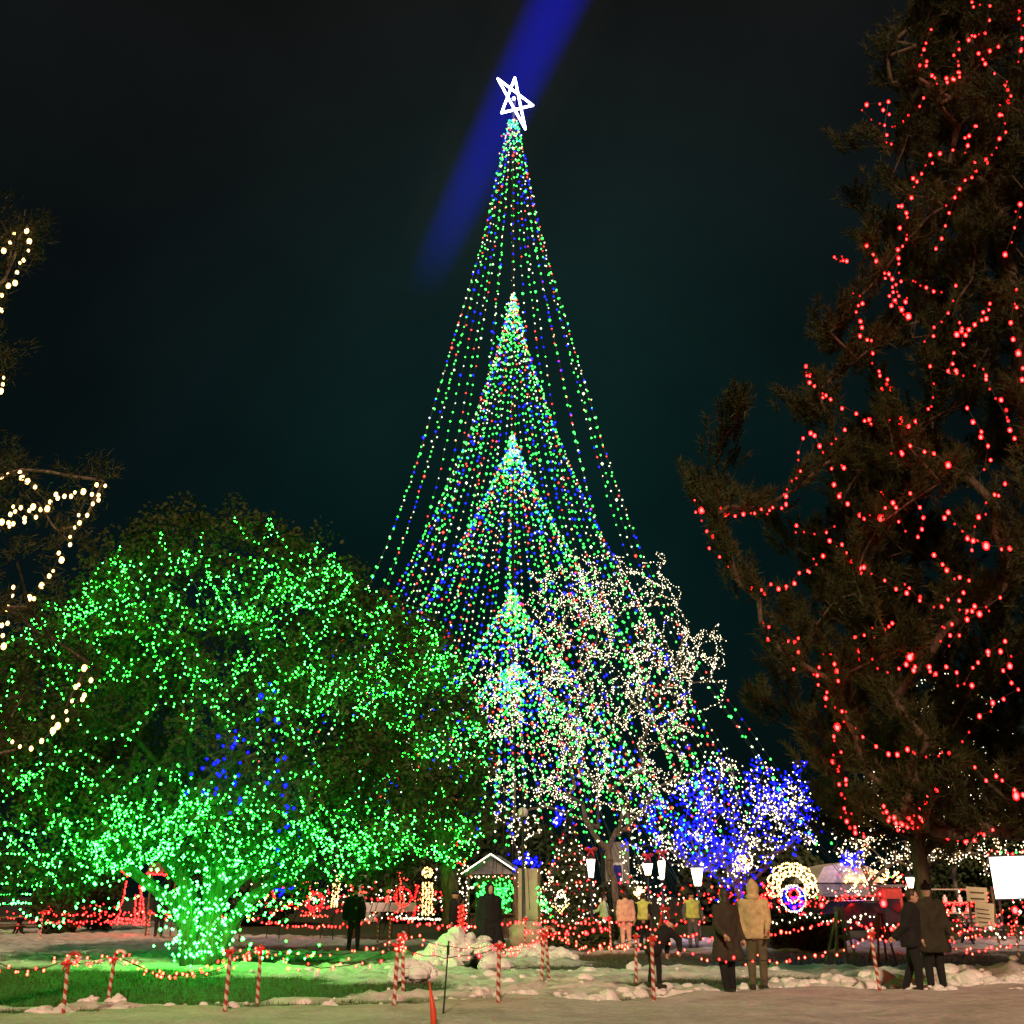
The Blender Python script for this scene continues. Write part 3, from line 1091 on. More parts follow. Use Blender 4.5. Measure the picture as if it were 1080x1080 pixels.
for row in RED.replace('\n', '|').split('|'):
    pts = [tuple(float(c) for c in q.split(',')) for q in row.split()]
    for rr_ in red_runs:
        for a_, b_ in ((rr_, pts), (rr_, pts[::-1])):
            if math.dist(a_[-1], b_[0]) < 34:
                rr_ += b_
                pts = None
                break
        if pts is None:
            break
    if pts:
        red_runs.append(pts)
for pts in red_runs:
    W_ = [pine_hit(*q) for q in pts]
    # one lamp at (about) every traced point, the cable sagging between
    o0 = W_[0]
    cable = MB()
    cable.tube(W_ if len(W_) > 1 else [W_[0], W_[0] + Vector((0, 0, .1))], .006, 3)
    o = cable.build('light_string', [M['wire']], None, o0)
    tag(o, 'string of red lights draped on a bough of the huge pine', 'string lights', 'red strings on the pine')
    spots = list(W_)
    for a_, b_ in zip(W_, W_[1:]):
        L = (b_ - a_).length
        if L > .3:
            spots.append(a_.lerp(b_, .5) + Vector((rnd.uniform(-.06, .06), -.03, -.05)))
        if rnd.random() < .4:
            spots.append(a_.lerp(b_, .3) + Vector((rnd.uniform(-.12, .12), .05, rnd.uniform(-.1, .12))))
    for q in spots:
        dim = rnd.random() < .3
        r = .026
        ch = bpy.data.objects.new('light_bulb', bulb_mesh(r, M['b_red_dim'] if dim else M['b_red']))
        COL.objects.link(ch); ch.parent = o
        ch.location = q - o0
        s = (.7 if dim else rnd.choice((.8, .95, 1.05, 1.3))) * (1.7 if rnd.random() < .05 else 1)
        ch.scale = (s, s, s)

# ------------------------------------------------------------------ dim tree at the left edge with large warm lamps on its boughs
LY = 15.0
lb = base(-170, LY)
lt = thing('pine_tree', 'dim olive tree reaching in from the left edge with large warm white lamps', 'tree', lb)
lo = Vector(lb)
ends = [(30, 238), (0, 330), (5, 392), (22, 497), (108, 508), (92, 545), (74, 572), (30, 640), (95, 700), (70, 745), (15, 790), (-30, 300), (-40, 450), (-60, 600), (-40, 700), (-70, 200), (-30, 760), (60, 560), (40, 530), (0, 560), (45, 670)]
tips = [at(px, py, LY + rnd.uniform(-.5, .9)) - lo for px, py in ends]
g = random.Random(77)
for k in range(40):
    q = at(g.uniform(-160, 40), g.uniform(180, 780), LY + g.uniform(-1.5, 3)) - lo
    tips.append(q)
nodes = [Vector((0, 0, z)) for z in np.linspace(-.1, 9.5, 30)]
P, par, paths = skeleton(nodes, tips, .4, .06, -.06, 78)
R = radii(P, par, .017, .45, .3)
for i in range(30):
    R[i] = max(.03, .3 * (1 - i / 30))
limb_mesh(P, par, R, 6).build('trunk', [M['bark_pale']], lt, smooth=True)
CC, DD = [], []
for path in paths:
    n = len(path)
    for k in range(n):
        if k / n < .45:
            continue
        for _ in range(6):
            v = Vector((g.gauss(0, 1), g.gauss(0, 1), g.gauss(0, 1) + .3)).normalized()
            CC.append(tuple(P[path[k]] + v * g.uniform(.05, .45))); DD.append(tuple(v))
CC, DD = np.array(CC), np.array(DD)
c = np.repeat(CC, 22, 0) + nr.normal(size=(len(CC) * 22, 3)) * .07
d = unit(np.repeat(DD, 22, 0) + nr.normal(size=(len(CC) * 22, 3)) * .7)
Vn, Fn = needles(c, d, .16, .010, 79)
bulk('crown', Vn, Fn, M['needle'], None, lt)
WARM = """28,243 31,254 30,264 25,274 21,277 18,287 9,301 16,298 2,311 1,327|15,246 11,255 4,264|4,398 3,405 1,412|8,500 2,503|21,498 23,503 29,507 37,513
111,512 102,511 97,521 104,522 104,527 98,531|88,518 79,519 75,523 68,523 61,525 59,521 53,529 50,536 43,537 35,534 31,538 38,545 22,535|26,546 26,550 16,539 14,534 11,542 14,552 9,551 10,555 2,550
92,543 83,543 84,551 79,556 74,566 74,574|65,590 62,583 56,602 52,607 44,617 31,630 36,631 20,641|14,619 13,628 8,641 8,657 2,659 3,670 4,681
89,704 96,717 83,722 80,724 89,733 76,739 87,737 70,750 71,759|56,756 61,765 56,770 44,781 33,789 21,787 13,782"""
WL = ['drooping string at the very top of the left-edge tree', 'short three-lamp string at the top of the left-edge tree', 'three warm lamps at the frame edge, halfway up the left tree',
      'pair of warm lamps at the frame edge above the long bough', 'four warm lamps stepping down the upper twig of the left tree', 'cluster of warm lamps at the tip of the long left bough',
      'warm lamps strung along the top of the long left bough', 'tangle of warm lamps at the inner end of the long left bough', 'warm lamps hanging down below the long bough tip',
      'warm lamps sloping down and left along the middle twig', 'warm lamps down the frame edge beneath the middle twig', 'bright knot of warm lamps in front of the green tree crown', 'lowest warm lamps curving left over the green tree']
for row, lab in zip(WARM.replace('\n', '|').split('|'), WL):
    W_ = [at(*[float(c) for c in q.split(',')], LY - .3 + rnd.uniform(-.15, .15)) for q in row.split()]
    o0 = W_[0]
    cable = MB(); cable.tube(W_, .006, 3)
    o = tag(cable.build('light_string', [M['wire']], None, o0), lab, 'string lights', 'warm lamps on the left tree')
    for q in W_:
        ch = bpy.data.objects.new('light_bulb', bulb_mesh(.030, M['b_warm']))
        COL.objects.link(ch); ch.parent = o; ch.location = q - o0
        s = rnd.choice((.75, .9, 1.0, 1.0, 1.35)); ch.scale = (s, s, s)

# ------------------------------------------------------------------ tall light tree: mast, star and tiers of multicoloured strands
CY = 48.0
mast = base(541, CY)
ct = thing('light_tree', 'towering cone of multicoloured light strands on a mast with a white star on top', 'light tree', mast)
mo = Vector(mast)
b = MB(); b.tube([(0, 0, -.1), (0, 0, 14), (0, 0, 28), (0, 0, 40.6)], [.10, .08, .06, .05], 10)
b.build('mast', [M['mast']], ct, smooth=True)
FLARE = [(40.2, .25), (33.2, 1.44), (28.8, 2.5), (24.2, 3.65), (20.3, 4.6), (16.1, 5.9), (11.7, 7.7), (7.9, 10.2), (4, 12.6), (.4, 15.2)]
cm = [M['c_green'], M['c_white'], M['c_red'], M['c_blue'], M['c_amber']]
TIER = {1: [(0, .04), (3, .75), (7.5, 2.1), (12, 3.8), (18, 6.6), (24, 9.5), (29.5, 12.5)], 2: [(0, .04), (2, .8), (4.5, 2.0), (8, 3.9), (13, 6.8), (22, 11.2)], 4: [(0, .04), (1, 1.3), (3, 3.6), (6, 6.6), (11, 11)], 3: [(0, .04), (1.5, .9), (3.6, 2.4), (7, 4.9), (14.5, 9.2)]}
tiers = [(40.2, 20, 1.0, .50), (29.7, 30, .90, .40), (22.1, 34, .80, .38), (14.6, 32, .70, .36), (11.2, 40, .6, .34)]
for ti, (zt, n, sc, sp) in enumerate(tiers):
    zs = np.linspace(zt, .4, 26)
    for k in range(n):
        a_ = 2 * PI * (k + (.5 if ti % 2 else .13)) / n + rnd.uniform(-.05, .05)
        pts = []
        for z in zs:
            # every tier starts as a point and flares towards the ground
            full = float(np.interp(z, [q for q, _ in FLARE][::-1], [q for _, q in FLARE][::-1]))
            rr = full if ti == 0 else min(full * .96, float(np.interp(zt - z, [q for q, _ in TIER[ti]], [q for _, q in TIER[ti]])))
            pts.append(Vector((math.cos(a_) * rr, math.sin(a_) * rr * .92, z)))
        sb = MB()
        fine = resample(pts, 1.2)
        sb.tube(fine, .012, 3)
        for q in resample(pts, sp * rnd.uniform(.93, 1.07)):
            if q.z < 4.6 + 1.5 * math.sin(a_ * 3 + ti):
                continue
            r = rnd.uniform(.038, .053) * (1.5 if rnd.random() < .06 else 1)
            sb.bulb(q + Vector((rnd.gauss(0, .025), rnd.gauss(0, .025), 0)), r, 1 + rnd.choices(range(5), [46, 22, 10, 18, 4])[0])
        # knot of lamps where the tier is tied to the mast
        for _ in range(5 if ti else 3):
            dz = abs(rnd.gauss(0, 1.3))
            q = Vector((rnd.gauss(0, .05 + .16 * dz), rnd.gauss(0, .05 + .16 * dz), zt - dz + .15))
            sb.bulb(q, rnd.uniform(.038, .055), 1 + rnd.choices(range(5), [50, 26, 10, 10, 6])[0])
        sb.build('light_strand', [M['wire']] + cm, ct, smooth=True)
sa = [at(px, py, CY) - mo for px, py in ((525, 83), (543, 82), (562, 111), (554, 136), (529, 119))]
b = MB()
for i in range(5):
    a_, c_ = sa[i], sa[(i + 2) % 5]
    b.cyl(a_, c_, .062, .062, 8)
    b.ball(a_, .062, 8)
st = b.build('star', [M['star']], ct)
b = MB(); b.ball(at(542, 104, CY) - mo, .10, 8); b.build('star_lamp', [M['star']], st)
b = MB()
ctr = at(543, 106, CY) - mo
b.cyl((0, 0, 40.2), ctr, .05, .05, 6); b.build('star_stem', [M['black']], ct)

# ------------------------------------------------------------------ bare trees wound with lights
def lit_tree(label, px, Y, lobes, n_tips, seed, strings, trunk_z, wob=.2, r_tip=.014, chunk_=3, mat='bark_pale', lift=.2, lean=0.0, inner=.3, pick=None, step=.45):
    b0 = base(px, Y)
    t = thing('bare_tree', label, 'tree', b0)
    g = random.Random(seed)
    tips = []
    tot = sum(l[1][0] * l[1][2] for l in lobes)
    for l in lobes:
        for _ in range(max(3, int(n_tips * l[1][0] * l[1][2] / tot))):
            tips.append(in_ellipsoid(g, l[0], l[1], inner) - b0)
    top = Vector((lean, 0, trunk_z))
    tips.sort(key=lambda q: (q - top).length)
    nodes = [Vector((lean * s + g.gauss(0, .04), g.gauss(0, .04), trunk_z * s)) for s in np.linspace(-.02, 1, 10)]
    P, par, paths = skeleton(nodes, tips, step, wob, lift, seed)
    R = radii(P, par, r_tip, .5, .45)
    limb_mesh(P, par, R, 6).build('trunk', [M[mat]], t, smooth=True)
    left = [[P[i] + b0 for i in p_] for p_ in paths if len(p_) > 1]
    while left:
        run = left.pop(0)
        for _ in range(chunk_ - 1):
            # the cable goes on from its end to the nearest free branch, along it either way
            best = None
            for li, q in enumerate(left):
                for rev in (0, 1):
                    d = (run[-1] - (q[-1] if rev else q[0])).length
                    if best is None or d < best[0]:
                        best = (d, li, rev)
            if best is None or best[0] > 4.2:
                break
            q = left.pop(best[1])
            run = run + (q[::-1] if best[2] else q)
        spec = strings[g.choices(range(len(strings)), [s_['w'] for s_ in strings])[0]]
        if pick:
            c_ = sum(run, Vector()) / len(run)
            spec = strings[pick(*proj(*c_), g)]
        light_string(spec['label'], run, spec['sp'], spec['m'], spec['r'], spec['group'], spec['mw'], jitter=spec['j'])
    return t, b0

WY = 42.0
wl = [lobe(640, 700, WY, 105, 125), lobe(560, 790, WY, 65, 75), lobe(705, 720, WY, 58, 80), lobe(650, 820, WY, 90, 60), lobe(685, 625, WY, 34, 52), lobe(600, 628, WY, 55, 55), lobe(530, 720, WY, 30, 60), lobe(748, 690, WY, 22, 42)]
white = dict(label='warm white lights wound along a branch of the large bare tree', group='white strings on the large bare tree', m=[M['b_white']], mw=[1], sp=.10, r=.018, j=.035, w=1)
lit_tree('large bare spreading tree outlined in tiny white lights, right of the tall light tree', 655, WY, wl, 470, 51, [white], 3.2, .34, .009, 26, lean=-.3, lift=.5, step=.34)
BY = 44.0
bl = [lobe(795, 850, BY, 74, 58), lobe(740, 850, BY, 45, 48), lobe(700, 872, BY, 46, 30), lobe(735, 900, BY, 40, 26), lobe(835, 860, BY, 38, 48), lobe(780, 900, BY, 55, 26)]
blue = dict(label='blue light string massed on a bough of the low blue-lit tree', group='blue strings on the low tree', m=[M['b_blue'], M['b_white']], mw=[12, 1], sp=.085, r=.031, j=.15, w=5)
bwh = dict(label='white light string among the blue ones of the low blue-lit tree', group='white strings on the low blue tree', m=[M['b_white']], mw=[1], sp=.12, r=.028, j=.16, w=7)
def blue_or_white(px, py, g):
    f = .72 - max(0, px - 790) / 130 - max(0, 835 - py) / 90 - .25 * (px > 830)
    return 0 if g.random() < max(.2, f) else 1
lit_tree('low spreading tree massed with blue and white lights, behind the couple in coats', 782, BY, bl, 300, 52, [blue, bwh], 2.0, .2, .012, 11, pick=blue_or_white)
RY = 52.0
wr = dict(label='white light string on a bare tree behind the pine trunk', group='white strings behind the pine', m=[M['b_warm'], M['b_white']], mw=[1, 4], sp=.16, r=.030, j=.12, w=1)
lit_tree('bare tree dusted with white lights, left of the pine trunk', 925, RY, [lobe(925, 865, RY, 46, 62), lobe(950, 880, RY, 50, 38), lobe(895, 880, RY, 30, 40)], 150, 53, [wr], 2.2, .2, .014, 12)
lit_tree('bare tree dusted with white lights, right of the pine trunk', 1015, RY + 3, [lobe(1000, 865, RY, 60, 60), lobe(1040, 830, RY, 45, 95), lobe(1005, 760, RY, 50, 75)], 140, 54, [wr], 3.0, .2, .014, 12)
# two narrow bare saplings between the stall and the red and white fir
ws = dict(label='white light string on the slim sapling by the stall', group='white strings on the slim saplings', m=[M['b_white']], mw=[1], sp=.14, r=.026, j=.05, w=1)
lit_tree('slim sapling closely wound with white lights, behind the beige board', 561, 45.0, [lobe(560, 880, 45, 13, 28), lobe(540, 860, 45, 22, 26)], 26, 55, [ws], 1.6, .08, .01, 9)
lit_tree('short sapling with white-lit twigs between the two lantern posts', 668, 46.0, [lobe(668, 905, 46, 14, 22)], 18, 56, [ws], 1.4, .08, .01, 9)

# crumbled snow thrown up along the road edge and over the trodden lawn
b = MB()
for k in range(1000):
    px = rnd.uniform(-40, 1120)
    e = float(np.interp(px, [-200, 0, 280, 460, 560, 700, 830, 960, 1080, 1300], [1078, 1076, 1071, 1064, 1060, 1058, 1050, 1047, 1045, 1040]))
    edge = rnd.random() < .6
    py = e - abs(rnd.gauss(0, 4)) + 1.5 if edge else rnd.uniform(1008, e)
    c = ground(px, py)
    i, j = int(np.clip(np.searchsorted(ys, c.y), 0, ny - 1)), int(np.clip(round((c.x + 34) / 68 * (nx - 1)), 0, nx - 1))
    if not edge and SN[i, j] < .3:
        continue
    if edge and px < 480 and rnd.random() < .7:
        continue
    r = min(.24, .015 + abs(rnd.gauss(0, .05)) ** 1.15 * 1.5) * (1.3 if px > 840 and edge else 1)
    v, f = chunk((c.x, c.y, GZ[i, j] - r * .05), r, k)
    sub = v.reshape(-1, 3)
    b.raw(sub, f)
tag(b.build('snow', [M['snow']]), kind='stuff')

# ------------------------------------------------------------------ candy canes and the strings slung between them
def ribbon_bow(b, c, s, mi=0):
    c = Vector(c)
    for sx in (-1, 1):
        b.ball(c + Vector((sx * s * .8, -.01, s * .15)), (s * .75, s * .38, s * .5), 7, mi)
        b.tube([c, c + Vector((sx * s * .5, -.02, -s * .9)), c + Vector((sx * s * .75, -.02, -s * 1.7))], [s * .22, s * .26, s * .1], 5, mi)
    b.ball(c + Vector((0, -.03, 0)), s * .36, 6, mi)

def candy_cane(px, py, h, label, lean=0.0, hook=1, bow=True, Y=None, red=False):
    p0 = ground(px, py) if Y is None else base(px, Y)
    p0.z = max(0, ground_z(p0.x, p0.y))
    t = thing('candy_cane', label, 'candy cane', p0, 0, 'candy cane posts along the paths')
    t.rotation_euler = (0, lean, 0)
    b = MB()
    R = h * (.10 if hook else .03)
    pts = [Vector((0, 0, -.08))] + [Vector((0, 0, z)) for z in np.linspace(.05, h - R, 7)]
    for a_ in np.linspace(0, PI * 1.05, 8)[1:]:
        pts.append(Vector(((hook or .4) * R * (1 - math.cos(a_)), 0, h - R + R * math.sin(a_))))
    b.tube(pts, .029, 8)
    b.build('pole', [M['bow'] if red else M['cane']], t, smooth=True)
    if bow:
        b = MB(); ribbon_bow(b, (0, -.05, h - R * 1.6), .054)
        b.build('bow', [M['bow']], t, smooth=True)
    return p0 + Vector((lean * h * .8, -.02, h * .93))

FRONT = [(-30, 1068, .9, 'cut'), (66, 1077, .86, 'striped candy cane post with a dark bow, leftmost on the grass edge', -.03), (113, 1061, .80, 'shorter striped candy cane post, second from the left', .05),
         (236, 1078, .93, 'striped candy cane post in front of the round tree trunk', .02), (271, 1060, .86, 'striped candy cane post just right of the round tree trunk', 0),
         (415, 1071, .98, 'front striped post of the close pair left of the snow heap', .03), (425, 1052, .90, 'back striped post of the close pair left of the snow heap', -.04),
         (525, 1068, .95, 'striped candy cane post in front of the person in the long dark coat', .02), (571, 1042, .96, 'left striped post of the twin canes by the snow mound', .06),
         (579, 1037, .92, 'right striped post of the twin canes by the snow mound', -.07), (671, 1038, .90, 'pale candy cane post half lost in the lights left of the red post', .03),
         (690, 1062, 1.02, 'straight red candy cane post beside the person bending over', 0), (929, 1053, 1.05, 'striped candy cane post on the bank left of the pine trunk', -.06)]
tops = {}
for k, row in enumerate(FRONT):
    if row[3] == 'cut':
        p0 = ground(row[0], row[1]); tops[k] = p0 + Vector((0, 0, .85)); continue
    tops[k] = candy_cane(row[0], row[1], row[2], row[3], row[4], 1 if k in (1, 2, 8) else 0)
tops[13] = base(1140, 24) + Vector((0, 0, .95))
BACK = [(42, 44, 1.0, 'striped post by the dark picnic table at the far left'), (155, 46, 1.0, 'striped post before the red-lit tent frame'), (252, 40, 1.0, 'far striped post right of the glowing tree trunk'), (398, 37, 1.0, 'far striped post right of the black-clad walker'),
        (410, 36, 1.05, 'far striped post with a red bow left of the smaller tree trunk'), (553, 33, 1.05, 'far striped post by the beige board'), (645, 35, 1.0, 'far striped post left of the person in pale pink'), (884, 34, 1.0, 'far striped post by the pale easel'), (1075, 33, 1.0, 'far striped post at the right frame edge')]
btops = {}
for k, (px, Y, h, lab) in enumerate(BACK):
    btops[k] = candy_cane(px, 0, h, lab, rnd.uniform(-.05, .05), 0, True, Y)

def slung(a, b_, sag, label, group, sp=.15, mats=None, r=.0175, n=12, w=None, jit=.04):
    pts = []
    for t in np.linspace(0, 1, n):
        q = a.lerp(b_, t)
        q = Vector((q.x + rnd.uniform(-.03, .03), q.y, max(.12, q.z - sag * 4 * t * (1 - t) + rnd.uniform(-.03, .03))))
        pts.append(q)
    return light_string(label, pts, sp, mats or [M['b_fence'], M['b_red']], r, group, w or [3, 1], each=True, jitter=jit)

SL = [(0, 1, .22, 'red lights slung off the left frame edge to the first candy cane'), (1, 2, .10, 'red lights between the two leftmost candy canes'), (2, 3, .28, 'long low red string in front of the round tree, left of its trunk'),
      (3, 4, .05, 'short red string between the canes at the round tree trunk'), (4, 5, .26, 'long red string from the round tree trunk to the close pair of canes'), (4, 6, .18, 'back red string from the round tree trunk to the close pair of canes'),
      (5, 6, .05, 'short red string on the close pair of canes'), (5, 7, .14, 'red string in front of the snow heap'), (6, 7, .07, 'back red string above the snow heap'), (7, 9, .16, 'red string across the person in the long dark coat'),
      (8, 10, .26, 'red string sagging right of the twin canes'), (9, 11, .22, 'red string from the twin canes to the straight red post'), (11, 12, .36, 'long red string sagging in front of the couple in coats'), (12, 13, .30, 'red string across the pine trunk to the right frame edge'),
      (2, 4, .34, 'lower red string dipping towards the lit grass')]
for a_, b_, s, lab in SL:
    slung(tops[a_], tops[b_], s, lab, 'red strings between the candy canes')
SB = [(0, 1, .10, 'bright red string along the far left path'), (1, 2, .2, 'red string behind the glowing tree trunk'), (2, 3, .3, 'far red string before the black-clad walker'), (4, 5, .22, 'far red string from the smaller tree to the beige board'),
      (5, 6, .16, 'far red string under the centre hedge'), (6, 7, .5, 'far red string behind the couple in coats'), (7, 8, .25, 'far red string behind the pine trunk')]
for a_, b_, s, lab in SB:
    slung(btops[a_], btops[b_], s, lab, 'far red strings along the paths', .14, [M['b_red'], M['b_fence']], .030, 14, [3, 1])
slung(btops[0] + Vector((0, -.5, -.25)), btops[1] + Vector((0, -.5, -.2)), .12, 'second bright red string along the far left path', 'far red strings along the paths', .14, [M['b_red']], .032, 14, [1])
slung(btops[5] + Vector((0, -.4, -.3)), btops[6] + Vector((0, -.3, -.25)), .12, 'lower far red string under the centre hedge', 'far red strings along the paths', .14, [M['b_red'], M['b_fence']], .032, 14, [3, 1])

# red-glowing post by the smaller tree
p0 = base(485, 34)
t = thing('lit_post', 'upright post wound thickly with red lights, by the trunk of the smaller tree', 'lit post', p0)
b = MB(); b.tube([(0, 0, -.1), (.04, 0, .6), (0, 0, 1.25), (.1, 0, 1.5)], [.05, .05, .045, .03], 8); b.build('pole', [M['wood']], t)
b = MB()
for k in range(46):
    z = .35 + k * .022; a_ = k * 1.1
    b.bulb((.09 * math.cos(a_) + .03, .09 * math.sin(a_), z), .03, k % 2)
b.build('lights', [M['b_red'], M['b_fence']], t)

# marker stakes stuck in the road edge
a_ = ground(466, 1082); top = a_ + Vector((.07, 0, 1.02))
b = MB(); b.cyl(a_ - Vector((0, 0, .1)), top, .014, .010, 6); b.ball(top, .016, 6)
b.box(top - Vector((.006, 0, .10)), (.04, .008, .12))
tag(b.build('marker_stake', [M['black']], None, a_), 'thin dark leaning stake before the snow heap', 'marker stake')
a_ = ground(458, 1098); a_.z = .1
t = thing('snow_marker', 'red pointed snow marker cut by the bottom edge of the photo', 'snow marker', a_)
b = MB(); b.tube([(0, 0, -.1), (-.02, 0, .22), (-.075, 0, .55)], [.042, .036, .006], 8); b.build('cone', [M['orange']], t, smooth=True)

# ------------------------------------------------------------------ people
def capsule(b, a, c, r0, r1, n=12, mi=0):
    a, c = Vector(a), Vector(c)
    L = (c - a)
    d = L.normalized() if L.length > 1e-6 else Vector((0, 0, 1))
    pts, rs = [], []
    for k in range(4):
        s = math.sin(PI / 2 * (1 - k / 4)); pts.append(a - d * r0 * s); rs.append(max(.004, r0 * math.cos(PI / 2 * (1 - k / 4))))
    pts.append(a); rs.append(r0)
    pts.append(a.lerp(c, .5)); rs.append((r0 + r1) / 2)
    pts.append(c); rs.append(r1)
    for k in range(1, 5):
        pts.append(c + d * r1 * math.sin(PI / 2 * k / 4)); rs.append(max(.004, r1 * math.cos(PI / 2 * k / 4)))
    b.tube(pts, rs, n, mi)

def fuse(b, voxel):
    """overlapping limbs -> one continuous skin"""
    o = b.build('fuse', [M['skin']])
    fix_normals(o)
    md = o.modifiers.new('r', 'REMESH'); md.mode = 'VOXEL'; md.voxel_size = voxel
    sm = o.modifiers.new('s', 'SMOOTH'); sm.factor = .5; sm.iterations = 3
    dg = bpy.context.evaluated_depsgraph_get()
    me = bpy.data.meshes.new_from_object(o.evaluated_get(dg))
    v = np.empty(len(me.vertices) * 3); me.vertices.foreach_get('co', v)
    f = [tuple(q.vertices) for q in me.polygons]
    bpy.data.objects.remove(o); bpy.data.meshes.remove(me)
    out = MB(); out.raw(v.reshape(-1, 3), f)
    return out

def person(px, py, H, face, label, coat, trousers, coat_len=.86, hood=None, hair=None, hat=None, bend=0.0, arms=(.1, .1), elbow=(.15, .15), legs=(0, 0), bulk_=1.0, Y=None, group=None, out=.0, z0=None, sleeves=None):
    """face: heading in degrees, 0 looks at the viewer.  bend: radians forward from the hips.  arms / elbow: forward swing of each arm and forearm"""
    p0 = ground(px, py) if Y is None else base(px, Y)
    p0.z = max(0, ground_z(p0.x, p0.y)) if z0 is None else z0
    t = thing('person', label, 'person', p0, math.radians(face), group)
    k = H / 1.75
    def S(v): return Vector(v) * k
    Rb = Matrix.Rotation(bend, 3, 'X')     # forward is -y
    hipc = S((0, 0, .92))
    def T(v): return hipc + Rb @ (S(v) - hipc)
    hip = [S((s * .09, 0, .90)) for s in (-1, 1)]
    knee = [S((s * .10, -.04 + math.sin(-legs[i]) * .42 * 1, .49)) for i, s in enumerate((-1, 1))]
    ank = [S((s * .105, .0 + math.sin(-legs[i]) * .75, .09)) for i, s in enumerate((-1, 1))]
    toe = [a_ + S((.02 * s, -.15, -.045)) for a_, s in zip(ank, (-1, 1))]
    sh = [T((s * .185, .0, 1.42)) for s in (-1, 1)]
    el, wr, hd = [], [], []
    for i, s in enumerate((-1, 1)):
        d = Matrix.Rotation(arms[i], 3, 'X') @ Vector((s * (.16 + out), 0, -1)).normalized()
        e = sh[i] + d * .29 * k
        d2 = Matrix.Rotation(elbow[i] + arms[i], 3, 'X') @ Vector((s * .02, -.05, -1)).normalized()
        w_ = e + d2 * .25 * k
        el.append(e); wr.append(w_); hd.append(d2)
    b = MB()
    capsule(b, hip[0].lerp(hip[1], .5), T((0, 0, 1.12)), .115 * k, .11 * k)
    for s in (-1, 1):
        capsule(b, T((s * .07, 0, 1.10)), T((s * .09, 0, 1.36)), .105 * k, .10 * k)
    capsule(b, sh[0], sh[1], .062 * k, .062 * k)
    capsule(b, T((0, .01, 1.42)), T((0, -.01, 1.55)), .056 * k, .052 * k)
    hc = T((0, -.025, 1.635))
    Rh = Rb
    hb = MB(); hb.ball((0, 0, 0), (.075 * k, .095 * k, .115 * k), 14)
    hb.ball((0, -.035 * k, -.05 * k), (.058 * k, .062 * k, .065 * k), 12)
    hb.ball((0, -.10 * k, -.008 * k), (.013 * k, .02 * k, .024 * k), 8)
    for s in (-1, 1):
        hb.ball((s * .078 * k, 0, -.005 * k), (.012 * k, .022 * k, .032 * k), 8)
    hv = np.concatenate(hb.v) @ np.array(Rh).T + np.array(hc)
    b.raw(hv, hb.f)
    for i in (0, 1):
        capsule(b, hip[i], knee[i], .088 * k, .058 * k); capsule(b, knee[i], ank[i], .057 * k, .038 * k)
        capsule(b, ank[i], toe[i], .042 * k, .034 * k)
        capsule(b, sh[i], el[i], .052 * k, .042 * k); capsule(b, el[i], wr[i], .041 * k, .029 * k)
        capsule(b, wr[i] + hd[i] * .02 * k, wr[i] + hd[i] * .075 * k, .032 * k, .036 * k)
    body = fuse(b, .017)
    for i, s in enumerate((-1, 1)):
        palm = wr[i] + hd[i] * .09 * k
        side = Vector((0, 1, 0)) - hd[i] * hd[i].y
        side.normalize(); nrm = hd[i].cross(side) * -s
        for j, L in enumerate((.07, .08, .075, .055)):
            q0 = palm + side * ((j - 1.5) * .018 * k)
            q1 = q0 + (hd[i] * .6 * L + nrm * .1 * L) * k; q2 = q1 + (hd[i] * .4 + nrm * .35).normalized() * L * .5 * k
            body.tube([q0 - hd[i] * .02 * k, q1, q2], [.0095 * k, .0085 * k, .006 * k], 6)
        q0 = wr[i] + hd[i] * .045 * k - side * .03 * k
        body.tube([q0, q0 - side * .03 * k + hd[i] * .02 * k, q0 - side * .035 * k + hd[i] * .055 * k], [.013 * k, .011 * k, .007 * k], 6)
    for s in (-1, 1):
        body.ball(hc + Rh @ (Vector((s * .03, -.088, .008)) * k), .011 * k, 6, 1)
    body.ball(hc + Rh @ (Vector((0, -.09, -.062)) * k), (.022 * k, .01 * k, .006 * k), 6, 2)
    body.build('body', [M['skin'], M['eye'], M['bow']], t, smooth=True)
    # trousers
    b = MB()
    for i in (0, 1):
        capsule(b, hip[i] + S((0, 0, .04)), knee[i], .108 * k, .078 * k); capsule(b, knee[i], ank[i] + S((0, 0, .04)), .077 * k, .062 * k)
    fuse(b, .02).build('trousers', [M[trousers]], t, smooth=True)
    for i in (0, 1):
        b = MB(); capsule(b, ank[i] + S((0, 0, .08)), ank[i], .058 * k, .055 * k); capsule(b, ank[i] - S((0, 0, .035)), toe[i], .056 * k, .046 * k)
        fuse(b, .016).build('boot', [M['shoe']], t, smooth=True)
    # coat, its hem at coat_len
    b = MB()
    q = bulk_
    for s in (-1, 1):
        capsule(b, T((s * .075, 0, 1.02)), T((s * .10, .0, 1.37)), .135 * k * q, .115 * k * q)
    capsule(b, T((0, .01, 1.0)), T((0, .01, 1.38)), .15 * k * q, .135 * k * q)
    capsule(b, sh[0] + S((0, 0, -.01)), sh[1] + S((0, 0, -.01)), .078 * k * q, .078 * k * q)
    capsule(b, T((0, .0, 1.44)), T((0, 0, 1.50)), .085 * k, .07 * k)
    if sleeves:
        for i in (0, 1):
            sl = MB()
            capsule(sl, sh[i], el[i], .074 * k, .066 * k); capsule(sl, el[i], wr[i], .064 * k, .05 * k)
            fuse(sl, .018).build('sleeve', [M[sleeves]], t, smooth=True)
    else:
        for i in (0, 1):
            capsule(b, sh[i], el[i], .082 * k * q, .07 * k * q); capsule(b, el[i], wr[i], .068 * k * q, .052 * k * q)
